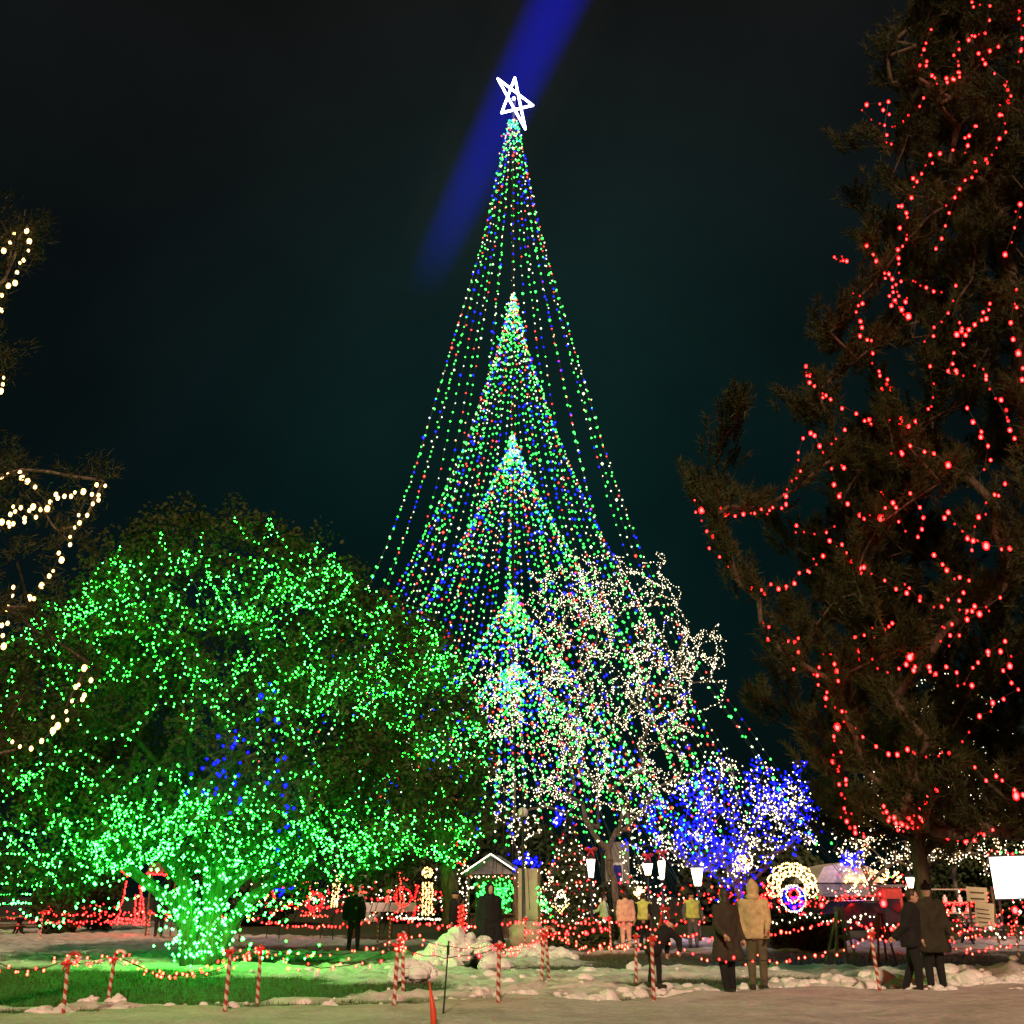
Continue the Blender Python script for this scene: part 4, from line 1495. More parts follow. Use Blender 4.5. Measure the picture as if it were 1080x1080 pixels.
    if coat_len < .98:
        drop = .98 - coat_len
        for s in (-1, 0, 1):
            capsule(b, S((s * .10, 0, .98)), S((s * (.10 + drop * .12), .01, coat_len + .06)), .125 * k * q, (.125 + drop * .09) * k * q)
    c = fuse(b, .02)
    v = np.concatenate(c.v)
    # folds, and a level hem
    lvl = coat_len * k
    v[:, 2] = np.where((v[:, 2] < lvl) & (np.abs(bend) < .3), lvl + (v[:, 2] - lvl) * .12, v[:, 2])
    fold = (fbm(v[:, 0] * 14 + v[:, 1] * 9, v[:, 2] * 9, 5) - .36) * .045
    v += unit(v * np.array([1, 1, 0])) * fold[:, None]
    c2 = MB(); c2.raw(v, c.f)
    c2.build('coat', [M[coat]], t, smooth=True)
    if hood:
        b = MB(); hb = MB()
        hb.ball((0, .02 * k, .012 * k), (.115 * k, .13 * k, .15 * k), 14); hb.ball((0, .07 * k, .10 * k), (.06 * k, .07 * k, .09 * k), 10)
        hb.ball((0, .03 * k, -.12 * k), (.13 * k, .12 * k, .08 * k), 12)
        fu = fuse(hb, .018)
        v = np.concatenate(fu.v)
        front = v[:, 1] < -.055 * k          # opening round the face
        v[front, 1] = -.055 * k + (v[front, 1] + .055 * k) * .1
        v = v @ np.array(Rh).T + np.array(hc)
        h2 = MB(); h2.raw(v, fu.f); h2.build('hood', [M[hood]], t, smooth=True)
    if hair:
        hb = MB(); hb.ball((0, .018 * k, .02 * k), (.088 * k, .10 * k, .115 * k), 12)
        if hair == 'long':
            hb.ball((0, .06 * k, -.10 * k), (.085 * k, .06 * k, .14 * k), 10)
        fu = fuse(hb, .016); v = np.concatenate(fu.v)
        front = v[:, 1] < -.045 * k
        v[front, 1] = -.045 * k + (v[front, 1] + .045 * k) * .2
        v = v @ np.array(Rh).T + np.array(hc)
        h2 = MB(); h2.raw(v, fu.f); h2.build('hair', [M['hair']], t, smooth=True)
    if hat:
        hb = MB(); hb.ball((0, .01 * k, .05 * k), (.092 * k, .108 * k, .095 * k), 12); hb.ball((0, .01 * k, .155 * k), .035 * k, 8)
        v = np.concatenate(hb.v)
        low = v[:, 2] < .03 * k
        v[low, 2] = .03 * k + (v[low, 2] - .03 * k) * .15
        v = v @ np.array(Rh).T + np.array(hc)
        h2 = MB(); h2.raw(v, hb.f); h2.build('hat', [M[hat]], t, smooth=True)
    return t

person(770, 1052, 1.70, 205, 'person in a long dark brown coat, left of the tan hooded coat', 'cloth_brown', 'cloth_black', .56, hair='long', arms=(.08, .16), bulk_=.94, legs=(.06, -.1), elbow=(.5, .9))
person(801, 1050, 1.76, 160, 'person in a tan quilted coat with a raised hood, seen from behind', 'cloth_tan', 'cloth_olive', .84, hood='cloth_tan', arms=(.15, .05), elbow=(.9, .2), bulk_=.98, legs=(-.08, .06))
person(968, 1052, 1.70, 60, 'person in black leaning by the pine trunk with a leg stretched out', 'cloth_black', 'cloth_black', .80, hair='short', bend=.10, legs=(.1, -.28), arms=(.3, .2), elbow=(.6, .4), bulk_=1.08)
person(990, 1050, 1.78, 185, 'person in a dark olive coat standing against the pine trunk', 'cloth_dark_olive', 'cloth_black', .66, hat='cloth_black', bulk_=1.08, arms=(.2, .1), elbow=(.5, .3))
person(516, 1022, 1.86, 20, 'person in a long black hooded coat standing before the lit stall', 'cloth_black', 'cloth_black', .42, hood='cloth_black', bulk_=1.12)
person(372, 1006, 1.78, 175, 'person in a black jacket walking on the path behind the long red string', 'cloth_black', 'cloth_black', .84, hat='cloth_black', legs=(.12, -.12), bulk_=1.12, out=.14)
person(661, 1003, 1.74, 190, 'person in a pale pink coat and pinkish trousers near the red easel', 'cloth_pink', 'cloth_pink', .86, hair='short', bulk_=1.1)
person(680, 1002, 1.70, 165, 'person in a pale yellow vest close beside the one in pale pink', 'cloth_hivis', 'cloth_black', .92, hair='short', arms=(.5, .3), elbow=(.8, .5), sleeves='cloth_black')
person(732, 1001, 1.72, 180, 'person in a yellow vest and grey trousers left of the couple in coats', 'cloth_hivis', 'cloth_grey', .93, hat='cloth_black', out=.25, elbow=(.6, .6), sleeves='cloth_grey', bulk_=1.08)
person(638, 0, 1.62, 60, 'person in a pale green vest half hidden behind the centre hedge', 'cloth_mint', 'cloth_black', .9, hair='short', Y=42.5, z0=0, sleeves='cloth_mint', arms=(.6, .4), elbow=(.9, .3))
person(691, 1052, 1.22, 110, 'person in black bending forward beside the straight red post', 'cloth_black', 'cloth_black', .82, hat='cloth_black', bend=.75, arms=(-.9, -.6), elbow=(.9, .7), legs=(.1, -.1), bulk_=1.25)
person(166, 0, 1.74, 200, 'person in dark clothes on the path behind the left side of the glowing trunk', 'cloth_black', 'cloth_black', .84, hair='short', Y=44, legs=(.1, -.15))
person(478, 1004, 1.74, 100, 'person in black standing close to the red-glowing post', 'cloth_black', 'cloth_black', .80, hat='cloth_black')

# ------------------------------------------------------------------ hedges, shrubs and small firs
def leafy_box(name, label, px0, px1, Y, h, depth, mat, cat='hedge', seed=1, group=None):
    a_, c_ = base(px0, Y), base(px1, Y)
    b = MB()
    o = (a_ + c_) / 2
    t = thing(name, label, cat, o, 0, group)
    W_ = (c_ - a_).length
    b.box((0, depth / 2, h * .46), (W_ * .97, depth * .9, h * .9)); b.build('branches', [M['bark']], t)
    g_ = np.random.default_rng(seed)
    n = int(5200 * W_ * h / 4)
    P_ = np.stack([g_.uniform(-W_ / 2, W_ / 2, n), g_.uniform(0, depth, n), g_.uniform(0, h, n)], 1)
    f_ = g_.integers(0, 3, n)
    P_[:, 1] = np.where(f_ < 2, g_.normal(.02, .05, n), P_[:, 1]); P_[:, 2] = np.where(f_ == 2, h + g_.normal(0, .05, n), P_[:, 2])
    V_, F_ = leaves(P_, .10, seed + 1)
    bulk('foliage', V_, F_, mat, None, t)
    return o, W_
o, W_ = leafy_box('hedge', 'low clipped dark green hedge topped with a white light string, centre', 574, 648, 39, .78, 1.0, M['hedge'], seed=3)
light_string('white lights lying along the top of the centre hedge', [o + Vector((x, -.06, .80 + .06 * math.sin(x * 4))) for x in np.linspace(-W_ / 2, W_ / 2, 14)], .13, [M['b_white'], M['b_fence']], .03, 'white strings along the hedges', [5, 1], jitter=.05)
o, W_ = leafy_box('hedge', 'low dark hedge topped with white and red lights, right of the tan coat', 814, 893, 36, .92, 1.0, M['hedge'], seed=5)
light_string('white and red lights sagging along the dark hedge right of the tan coat', [o + Vector((x, -.08, .93 + .10 * math.cos(x * 3.4))) for x in np.linspace(-W_ / 2, W_ / 2 + 1.2, 16)], .12, [M['b_white'], M['b_fence']], .03, 'white strings along the hedges', [4, 1], jitter=.05)

def shrub(px, Y, h, w, label, mat, seed, n=5200, size=.13, cone=False):
    p0 = base(px, Y)
    t = thing('shrub' if not cone else 'fir_tree', label, 'shrub' if not cone else 'fir', p0)
    g_ = np.random.default_rng(seed)
    u = unit(g_.normal(size=(n, 3))) * g_.uniform(.72, 1.02, (n, 1))
    if cone:
        z = g_.random(n) ** 1.4
        a_ = g_.uniform(0, 2 * PI, n); r = (1 - z) * w / 2 * g_.uniform(.6, 1.08, n) * (1 + .18 * np.sin(z * 40))
        P_ = np.stack([np.cos(a_) * r, np.sin(a_) * r, .25 + z * (h - .25)], 1)
    else:
        P_ = u * np.array([w / 2, w / 2, h * .52]) + np.array([0, 0, h * .5])
        P_ += (fbm(P_[:, 0] * 1.8, P_[:, 2] * 1.8, seed)[:, None] - .5) * .7
    P_ = P_[P_[:, 2] > .05]
    V_, F_ = leaves(P_, size, seed)
    bulk('foliage' if not cone else 'crown', V_, F_, mat, None, t)
    b = MB(); b.tube([(0, 0, -.1), (0, 0, h * .8)], [.12, .04], 7); b.build('trunk', [M['bark']], t)
    return p0

shrub(62, 50, 3.1, 2.4, 'dark olive rounded shrub left of the red-lit tent frame', M['leaf_b'], 3)
shrub(100, 54, 2.6, 2.3, 'lower dark shrub beside the rounded one, towards the red-lit tent frame', M['leaf_b'], 4, 3800)
shrub(652, 45, 2.0, 2.6, 'dark green bushes behind the centre hedge', M['hedge'], 6, 4800)
shrub(985, 60, 4.2, 3.0, 'dark evergreen shrub behind the pine trunk', M['hedge'], 7, 5200, .16)
shrub(535, 64, 6.0, 6.5, 'dark tall evergreen mass behind the stall roof', M['hedge'], 8, 9000, .24)
shrub(440, 72, 5.0, 7.0, 'dark evergreen mass behind the pale building', M['hedge'], 9, 9000, .26)
shrub(250, 66, 5.0, 8.0, 'dark evergreen mass behind the round green tree', M['hedge'], 10, 9000, .26)
shrub(800, 68, 4.6, 9.0, 'dark evergreen mass behind the blue-lit tree', M['hedge'], 12, 9000, .26)
shrub(1075, 70, 6.0, 8.0, 'dark evergreen mass behind the white screen', M['hedge'], 13, 9000, .26)
fp = shrub(602, 44, 4.6, 2.7, 'dark fir spangled with red and white lights, above the centre hedge', M['hedge'], 11, 6500, .12, True)
for kk, (mats, lab, grp, wt, n_) in enumerate((([M['b_white']], 'white light string spiralling round the fir above the hedge', 'strings on the fir', [1], 3), ([M['b_red_dim'], M['b_fence']], 'red light string spiralling round the fir above the hedge', 'strings on the fir', [2, 1], 2))):
    for j in range(n_):
        pts = []
        for s in np.linspace(0, 1, 90):
            z = .5 + s * 4.0; r = (1 - (z - .25) / 4.35) * 1.42 + .06; a_ = s * 26 + j * 2.1 + kk
            pts.append(fp + Vector((math.cos(a_) * r, math.sin(a_) * r, z)))
        light_string(lab, pts, .26 if kk == 0 else .3, mats, .032, grp, wt, jitter=.07)

# ------------------------------------------------------------------ lamp posts
def lamp_post(px, Y, z_mid, hgt, label, bow=False, two=False, top_w=.31):
    p0 = base(px, Y)
    t = thing('lamp_post', label, 'lamp post', p0, 0, 'lit lantern posts')
    zb = z_mid - hgt / 2
    b = MB(); b.tube([(0, 0, -.05), (0, 0, .25), (0, 0, .35), (0, 0, zb)], [.10, .09, .045, .04], 10); b.ball((0, 0, zb - .02), (.10, .10, .05), 8)
    b.build('pole', [M['black']], t, smooth=True)
    xs_ = (-.22, .22) if two else (0,)
    if two:
        b = MB(); b.tube([(-.22, 0, zb), (-.15, 0, zb - .12), (.15, 0, zb - .12), (.22, 0, zb)], .025, 6); b.build('arm', [M['black']], t)
    for x in xs_:
        b = MB(); b.tube([(x, 0, zb), (x, 0, zb + hgt)], [top_w * .26, top_w * .5], 6); ln = b.build('lantern', [M['lantern']], t)
        b = MB()
        for q_ in range(6):
            c_, s_ = math.cos(q_ * PI / 3), math.sin(q_ * PI / 3)
            b.cyl((x + top_w * .27 * c_, top_w * .27 * s_, zb), (x + top_w * .51 * c_, top_w * .51 * s_, zb + hgt), .014, .014, 4)
        b.build('bars', [M['black']], ln)
        b = MB(); b.tube([(x, 0, zb + hgt), (x, 0, zb + hgt + .05), (x, 0, zb + hgt + .2)], [top_w * .6, top_w * .5, .03], 6)
        b.ball((x, 0, zb + hgt + .23), .04, 6); b.build('cap', [M['black']], t)
    if bow:
        b = MB(); ribbon_bow(b, (0, -.12, zb + hgt + .32), .16); b.build('bow', [M['bow']], t, smooth=True)
    return p0
def zat(py, Y): return at(540, py, Y).z
lamp_post(625, 41, zat(916, 41), .62, 'lantern post with a red bow above the centre hedge', True)
lamp_post(686, 46, zat(917, 46), .42, 'smaller lantern post beside the tall pinkish post', True, False, .42)
lamp_post(701, 45, zat(918, 45), .7, 'lantern post with a bow on a tall pinkish pole above the red easel', True)
lamp_post(739, 43, zat(925, 43), .62, 'lantern post with a dark roof above the person in the yellow vest', False, False, .46)
lamp_post(967, 44, zat(931, 44), .38, 'lantern post seen just left of the pine trunk', False, False, .34)
p0 = base(552, 37)
t = thing('globe_lamp', 'tall dark lamp post with an unlit frosted globe beside the stall', 'lamp post', p0)
zg = zat(857, 37)
b = MB(); b.tube([(0, 0, -.05), (0, 0, .3), (0, 0, .4), (0, 0, zg - .2)], [.10, .09, .05, .045], 10); b.build('pole', [M['black']], t, smooth=True)
b = MB(); b.ball((0, 0, zg), .17, 16); b.build('globe', [M['globe']], t, smooth=True)
b = MB(); b.tube([(0, 0, zg - .22), (0, 0, zg - .15)], [.06, .11], 10); b.build('collar', [M['black']], t)

# ------------------------------------------------------------------ stall with lit gable
p0 = base(518, 46)
t = thing('market_stall', 'small gabled stall with a warm light trim on its roof and green lights inside', 'stall', p0, math.radians(-8))
hw, ze, zr, dp = .95, zat(922, 46), zat(903, 46), 2.2
for sx in (-1, 1):
    for y in (0, dp):
        b = MB(); b.box((sx * hw, y, ze / 2), (.12, .12, ze)); b.build('post', [M['wood']], t)
b = MB(); b.prism([(-hw - .25, ze - .04), (0, zr), (hw + .25, ze - .04), (hw + .25, ze + .04), (0, zr + .09), (-hw - .25, ze + .04)], 'y', -.2, dp + .2); b.build('roof', [M['roof']], t)
b = MB(); b.prism([(-hw, ze), (hw, ze), (0, zr - .05)], 'y', -.02, .04); b.build('gable', [M['stone']], t)
b = MB(); b.box((0, dp, ze / 2), (hw * 2 - .12, .06, ze)); b.build('back_wall', [M['wood']], t)
b = MB(); b.box((0, .1, .45), (hw * 2 - .14, .08, .9)); b.box((0, .05, .93), (hw * 2 + .1, .4, .05)); b.build('counter', [M['wood']], t)
b = MB()
for sx in (-1, 1):
    b.cyl((sx * (hw + .25), -.24, ze), (0, -.24, zr + .08), .022, .022, 6)
b.build('roof_lights', [M['b_white']], t)
p1 = Vector(p0)
def around(v): return p1 + Matrix.Rotation(math.radians(-8), 3, 'Z') @ Vector(v)
light_string('white lights framing the stall front', [around((-hw, -.12, .2)), around((-hw, -.12, ze - .1)), around((hw, -.12, ze - .1)), around((hw + .9, -.12, .5))], .13, [M['b_white'], M['b_fence']], .032, None, [4, 1], jitter=.03)
pts = [around((rnd.uniform(-hw + .15, hw - .15), rnd.uniform(.4, 1.2), rnd.uniform(1.15, ze - .35))) for _ in range(40)]
pts.sort(key=lambda q: q.z)
light_string('green lights heaped inside the gabled stall', pts, .16, [M['c_green']], .045, None, jitter=.1)
p0 = base(557, 43)
t = thing('notice_board', 'tall plain beige board standing beside the gabled stall', 'board', p0)
zt = zat(916, 43)
b = MB(); b.box((0, 0, zt / 2 + .15), (.72, .08, zt - .3)); b.build('panel', [M['beige']], t)
for sx in (-1, 1):
    b = MB(); b.box((sx * .42, 0, zt / 2), (.1, .12, zt)); b.build('post', [M['wood']], t)
b = MB()
v, f = chunk((0, 0, .42), .55, 7); b.raw(v, f)
c = base(556, 37); b2_ = MB(); b2_.raw(v + np.array(c), f)
tag(b2_.build('boulder', [M['beige']], None, c, smooth=True), 'pale rounded boulder below the beige board', 'boulder')

# ------------------------------------------------------------------ buildings far behind
def building(px0, px1, py_top, Y, label, mat, roof=True, wins=3, dp=6):
    a_, c_ = base(px0, Y), base(px1, Y)
    o = (a_ + c_) / 2; W_ = (c_ - a_).length; h = zat(py_top, Y)
    t = thing('building', label, 'building', o)
    b = MB(); b.box((0, dp / 2, h / 2), (W_, dp, h)); b.build('wall', [M[mat]], t)
    if roof:
        b = MB(); b.prism([(-.4, h + .01), (dp / 2, h + .8), (dp + .4, h + .01)], 'x', -W_ / 2 - .3, W_ / 2 + .3); b.build('roof', [M['roof']], t)
    for k in range(wins):
        x = -W_ / 2 + W_ * (k + .5) / wins
        b = MB(); b.box((x, -.03, h * .58), (W_ / wins * .42, .07, h * .34)); wn = b.build('window', [M['white_paint']], t)
        b = MB(); b.box((x, -.07, h * .58), (W_ / wins * .34, .03, h * .28)); b.build('pane', [M['dark_glass']], wn)
    return t
building(376, 436, 910, 78, 'pale low building seen under the branches left of the stall', 'plaster')
building(640, 666, 888, 66, 'grey stone chimney-like block behind the lantern posts', 'stone', False, 1, 3)
tb_ = building(868, 925, 931, 58, 'brown park shelter with a pale band under its cream roof, right of the flower light', 'wood', False, 2, 4)
b = MB(); W_ = (base(925, 58) - base(868, 58)).length; h = zat(931, 58)
b.prism([(-W_ / 2 - .3, h), (-W_ / 2 + .2, h + .75), (0, h + .98), (W_ / 2 - .2, h + .75), (W_ / 2 + .5, h)], 'y', -.5, 4.2); b.build('roof', [M['canvas']], tb_)
b = MB(); b.box((0, -.25, h - .35), (W_ + .3, .3, .6)); b.build('band', [M['stone']], tb_)
light_string('bright white lights along the cream shelter roof', [tb_.location + Vector((x, -.62, h + .18 + rnd.uniform(-.2, .3))) for x in np.linspace(-.2, W_ / 2 + 1.2, 22)], .07, [M['b_warm']], .055, None, jitter=.12)

# ------------------------------------------------------------------ lit displays
def wire_figure(name, label, cat, px, Y, lines, r=.03, n=6, sp=.11, extra=None, z0=0.0):
    """metal frame outlines (x, z in metres) wound with lamps; each coloured outline is a part"""
    p0 = base(px, Y)
    t = thing(name, label, cat, p0)
    fb = MB(); bottoms = []
    for part, mat, pls in lines:
        lb_ = MB()
        for pl in pls:
            if 1 < len(pls) <= 4 and lb_.nv:
                lb_.build(part, [mat, M['wire']], t)       # every outline of its own is a part
                lb_ = MB()
            pts = [Vector((x, rnd.uniform(-.02, .02), z + z0)) for x, z in pl]
            fb.tube(pts, .014, 5)
            lb_.tube([q - Vector((0, .03, 0)) for q in pts], .012, 4, 1)
            bottoms.append(min(pts, key=lambda q: q.z))
            for q in resample(pts, sp):
                lb_.bulb(q + Vector((rnd.gauss(0, .015), -.03, rnd.gauss(0, .015))), r * rnd.uniform(.8, 1.2))
        if lb_.nv:
            lb_.build(part, [mat, M['wire']], t)
    q = min(bottoms, key=lambda v_: v_.z)
    for dx in (-.25, .25):
        fb.cyl((q.x + dx, 0, -.05), (q.x + dx * .6, 0, max(q.z, .3)), .018, .018, 5)
    fb.build('frame', [M['black']], t)
    return t

def circ(cx, cz, r, n=18, a0=0, a1=2 * PI, rz=None):
    return [(cx + r * math.cos(a_), cz + (rz or r) * math.sin(a_)) for a_ in np.linspace(a0, a1, n)]

# rows of little green-white hoops at the left edge
z_ = zat(943, 50)
wire_figure('hoop_display', 'row of pale green lit hoops standing at the left edge behind the picnic table', 'light display', 12, 50,
            [('hoop', M['b_green_hi'], [circ(x, z_ + .75, .22, 12, 0, PI * 2, .38) for x in (-.6, .15, .9)] + [[(1.35, z_ + .3), (1.3, z_ + 1.1)], [(1.55, z_ + .3), (1.65, z_ + 1.1)]]),
             ('rail', M['b_green_hi'], [[(-1.2, z_), (1.7, z_)], [(-1.2, z_ - .4), (1.3, z_ - .35)]])], .035)
# red-lit tent frame with its own little canopy
wire_figure('tent_display', 'red-lit A-shaped tent frame left of the glowing trunk', 'light display', 139, 48,
            [('slope', M['b_red'], [[(-.65, .55), (-.55, 1.4), (-.45, 2.2)], [(.1, 2.0), (.3, 1.4), (.45, .55)], [(.0, 1.6), (.05, .6)], [(.2, 1.9), (.2, .6)]]),
             ('foot', M['b_red'], [[(-1.1, .62), (.75, .5)], [(-.7, .75), (.6, .7)]]),
             ('knob', M['b_red'], [circ(-.45, 2.6, .2)])], .042, sp=.09)
p0 = base(164, 47)
t = thing('canopy_sign', 'small brown canopy edged with red lights above the tent frame', 'canopy', p0)
zc_ = zat(920, 47)
b = MB(); b.prism([(-.62, zc_), (-.5, zc_ + .38), (.5, zc_ + .38), (.62, zc_)], 'y', 0, .5); b.build('roof', [M['wood']], t)
b = MB()
for x in np.linspace(-.6, .55, 18):
    b.bulb((x, -.04, zc_ - .02 - .06 * math.sin((x + .6) * 2.6) + rnd.uniform(-.03, .03)), .04)
b.build('lights', [M['b_red']], t)
b = MB(); b.cyl((-.5, .25, -.05), (-.5, .25, zc_), .04, .04, 6); b.build('post', [M['wood']], t)
b = MB(); b.cyl((.5, .25, -.05), (.5, .25, zc_), .04, .04, 6); b.build('post', [M['wood']], t)
# toy-soldier-like lit figures behind the trunk
z_ = zat(930, 44)
wire_figure('soldier_display', 'lit figure outline in blue, white and red behind the right side of the glowing trunk', 'light display', 300, 44,
            [('hat', M['b_blue'], [circ(.15, z_ + 1.75, .25, 14, 0, 2 * PI, .45), circ(.15, z_ + 1.6, .12)]), ('face', M['b_white'], [circ(.1, z_ + 1.05, .22), circ(.1, z_ + 1.05, .1)]),
             ('jacket', M['b_red'], [[(.25, z_ + .9), (.3, z_ + .3)], [(-.45, z_ + .6), (-.3, z_ + .3)], [(-.6, z_ - .3), (-.45, z_ - .6)]]), ('legs', M['b_blue'], [[(-.4, z_ + .8), (-.5, z_ + .1)], [(-.5, z_ - .3), (.3, z_ - .2)], [(-.3, z_ - .5), (.1, z_ - .1)]])], .045, sp=.07)
# white angel-like tall figure with red scrolls
z_ = zat(956, 45)
wire_figure('angel_display', 'white lit winged figure with a red scroll, right of the glowing trunk', 'light display', 352, 45,
            [('gown', M['b_warm'], [[(-.15, z_), (-.1, z_ + .9), (.05, z_ + 1.3)], [(.05, z_), (.1, z_ + .7), (.25, z_ + 1.35)], [(-.05, z_), (0, z_ + 1.0)], circ(.05, z_ + 1.1, .13)]),
             ('wing', M['b_white'], [[(.1, z_ + 1.3), (-.05, z_ + 1.9)], [(.2, z_ + 1.35), (.45, z_ + 1.75)], [(.0, z_ + 1.2), (-.2, z_ + 1.5)]]),
             ('scroll', M['b_fence'], [[(.45, z_ + .9), (.7, z_ + .6), (.65, z_ + .2), (.4, z_ + .0)], [(.6, z_ + .6), (.95, z_ + .5), (1.25, z_ + .55)], [(.35, z_ + .4), (.6, z_ + .1), (.75, z_ - .1)]])], .04, sp=.075)
z_ = zat(950, 44)
wire_figure('wreath_display', 'small round red-lit wreath on a stand, between the glowing trunk and the winged figure', 'light display', 330, 44,
            [('ring', M['b_red'], [circ(0, z_, .34), circ(0, z_, .24)]), ('dots', M['b_fence'], [[(-.5, z_ - .5), (.5, z_ - .55)], [(-.6, z_ + .5), (-.3, z_ + .75), (-.2, z_ + .4)]])], .034, sp=.09)
# candle, deer, snowman
wire_figure('candle_display', 'single tall salmon-red lit candle on the low platform', 'light display', 407, 47, [('candle', M['b_fence'], [[(-.04, zat(956, 47)), (.02, zat(936, 47))], [(.03, zat(956, 47)), (.06, zat(938, 47))]])], .04, sp=.05)
z_ = zat(962, 44)
wire_figure('deer_display', 'orange lit deer outline with raised head beside the white tower figure', 'light display', 422, 44,
            [('body', M['b_fence'], [[(-.1, z_), (.0, z_ + .5), (-.15, z_ + .9), (.0, z_ + .9), (.1, z_ + .5), (.05, z_)], [(.0, z_ + .9), (-.05, z_ + 1.2), (-.2, z_ + 1.4), (.1, z_ + 1.45)], [(.05, z_ + 1.2), (.25, z_ + 1.15)]]),
             ('ring', M['b_red'], [circ(.05, z_ + .55, .32, 16)])], .032, sp=.08)
z_ = zat(966, 44)
wire_figure('tower_display', 'tall white lit tower figure with a red side, left of the smaller tree trunk', 'light display', 448, 44,
            [('column', M['b_warm'], [[(-.12 + .12 * k, z_ + .05), (-.12 + .12 * k, z_ + 1.2)] for k in range(4)] + [circ(.05, z_ + 1.55, .17), circ(.05, z_ + 1.55, .08)]),
             ('side', M['b_red'], [[(-.4, z_ + .7), (-.28, z_ + 1.1)], [(-.45, z_), (-.3, z_ + .4)]]), ('foot', M['b_white'], [[(-.9, z_ - .08), (.9, z_ - .12)]])], .042, sp=.075)
light_string('red garland string running behind the candle to the deer', [at(px, 948 + rnd.uniform(-1.5, 1.5), 48) for px in range(376, 424, 4)], .1, [M['b_red']], .036, None, jitter=.04)
light_string('short white light string at the foot of the deer', [at(px, 966 + rnd.uniform(-1.5, 1.5), 43) for px in range(384, 446, 5)], .2, [M['b_white']], .036, None, jitter=.06)
p0 = base(403, 47)
t = thing('platform', 'low pale grey platform under the lit candle', 'platform', p0)
z_ = zat(960, 47)
b = MB()
for k in range(5):
    b.box((-1.05 + k * .52, 0, z_ + .12), (.5, .9, .34))
b.build('deck', [M['white_paint']], t)
for sx in (-1, 1):
    b = MB(); b.box((sx * 1.1, 0, z_ / 2), (.14, .8, z_)); b.build('leg', [M['wood']], t)
# wound red and white ribbon lights in the branches beside the stall
z_ = zat(904, 44)
wire_figure('bell_display', 'small red and white lit ring hanging low in the smaller tree beside the stall', 'light display', 484, 40, [('ring', M['b_red'], [circ(.0, zat(905, 40), .19, 14, PI, 2 * PI), circ(0, zat(890, 40), .1)]), ('top', M['b_white'], [[(-.25, zat(903, 40)), (-.05, zat(897, 40))]])], .03, sp=.07)
light_string('blue and violet lights over the beige board', [at(px, py, 43.5) for px, py in ((543, 915), (546, 905), (553, 910), (557, 898), (560, 912), (568, 912), (563, 905))], .06, [M['b_blue'], M['b_white']], .045, None, [5, 1], jitter=.08)
light_string('blue lights at the top left of the spangled fir', [at(px, py, 43) for px, py in ((587, 868), (589, 858), (592, 853), (586, 872), (590, 864))], .05, [M['b_blue'], M['b_white']], .045, None, [4, 1], jitter=.07)
light_string('green lights trailing down right of the beige board', [at(px, py, 42.5) for px, py in ((566, 938), (571, 946), (568, 952), (576, 950), (574, 958), (581, 962), (583, 970))], .08, [M['c_green']], .045, None, jitter=.08)
wire_figure('snowman_display', 'white lit snowman outline at the foot of the spangled fir', 'light display', 592, 42,
            [('ball', M['b_white'], [circ(0, zat(950, 42), .2, 14), circ(0.02, zat(943, 42), .12, 12)]), ('base', M['b_warm'], [[(-.3, zat(955, 42)), (0, zat(962, 42)), (.3, zat(953, 42))]])], .034, sp=.07)
light_string('red and white lights heaped behind the person in pale pink', [at(640 + 60 * rnd.random(), 925 + 32 * rnd.random(), 47) for _ in range(40)], .55, [M['b_white'], M['b_red']], .036, None, [3, 2], jitter=.2)
light_string('white knot of lights above the heads of the pair in pale clothes', [at(674 + rnd.uniform(-5, 5), 941 + rnd.uniform(-7, 6), 44) for _ in range(14)], .12, [M['b_warm']], .05, None, jitter=.05)
light_string('white and red lights down the pinkish lamp pole', [at(698 + rnd.uniform(-6, 6), y, 44.5) for y in range(935, 975, 3)], .1, [M['b_white'], M['b_red']], .036, None, [2, 1], jitter=.08)

# big flower of white lights with a coloured middle
z_ = zat(946, 46)
t = wire_figure('flower_display', 'large flower of warm white lights with a violet and pink middle', 'light display', 840, 46,
                [('petal', M['b_warm'], [circ(.75 * math.cos(a_), z_ + .35 + .7 * math.sin(a_), .26, 12) for a_ in np.linspace(-.1, PI + .1, 8)] + [circ(0, z_ + .35, .8, 24, -.2, PI + .2), circ(0, z_ + .35, .62, 24, -.2, PI + .2)]),
                 ('centre', M['b_blue'], [circ(0, z_, .36, 14), circ(.1, z_ - .25, .25, 12)]), ('eye', M['b_red'], [circ(0.05, z_ + .12, .18, 10)]), ('rim', M['b_white'], [circ(0, z_ - .05, .5, 18), circ(0, z_ + .1, .28, 12)])], .042, sp=.085)
wire_figure('wreath_display', 'glowing white round wreath above the couple in coats', 'light display', 788, 46, [('ring', M['b_warm'], [circ(0, zat(910, 46), .27, 16), circ(0, zat(910, 46), .18, 12), circ(0, zat(910, 46), .1, 8)]), ('halo', M['b_white'], [circ(0, zat(908, 46), .42, 18)])], .04, sp=.08)
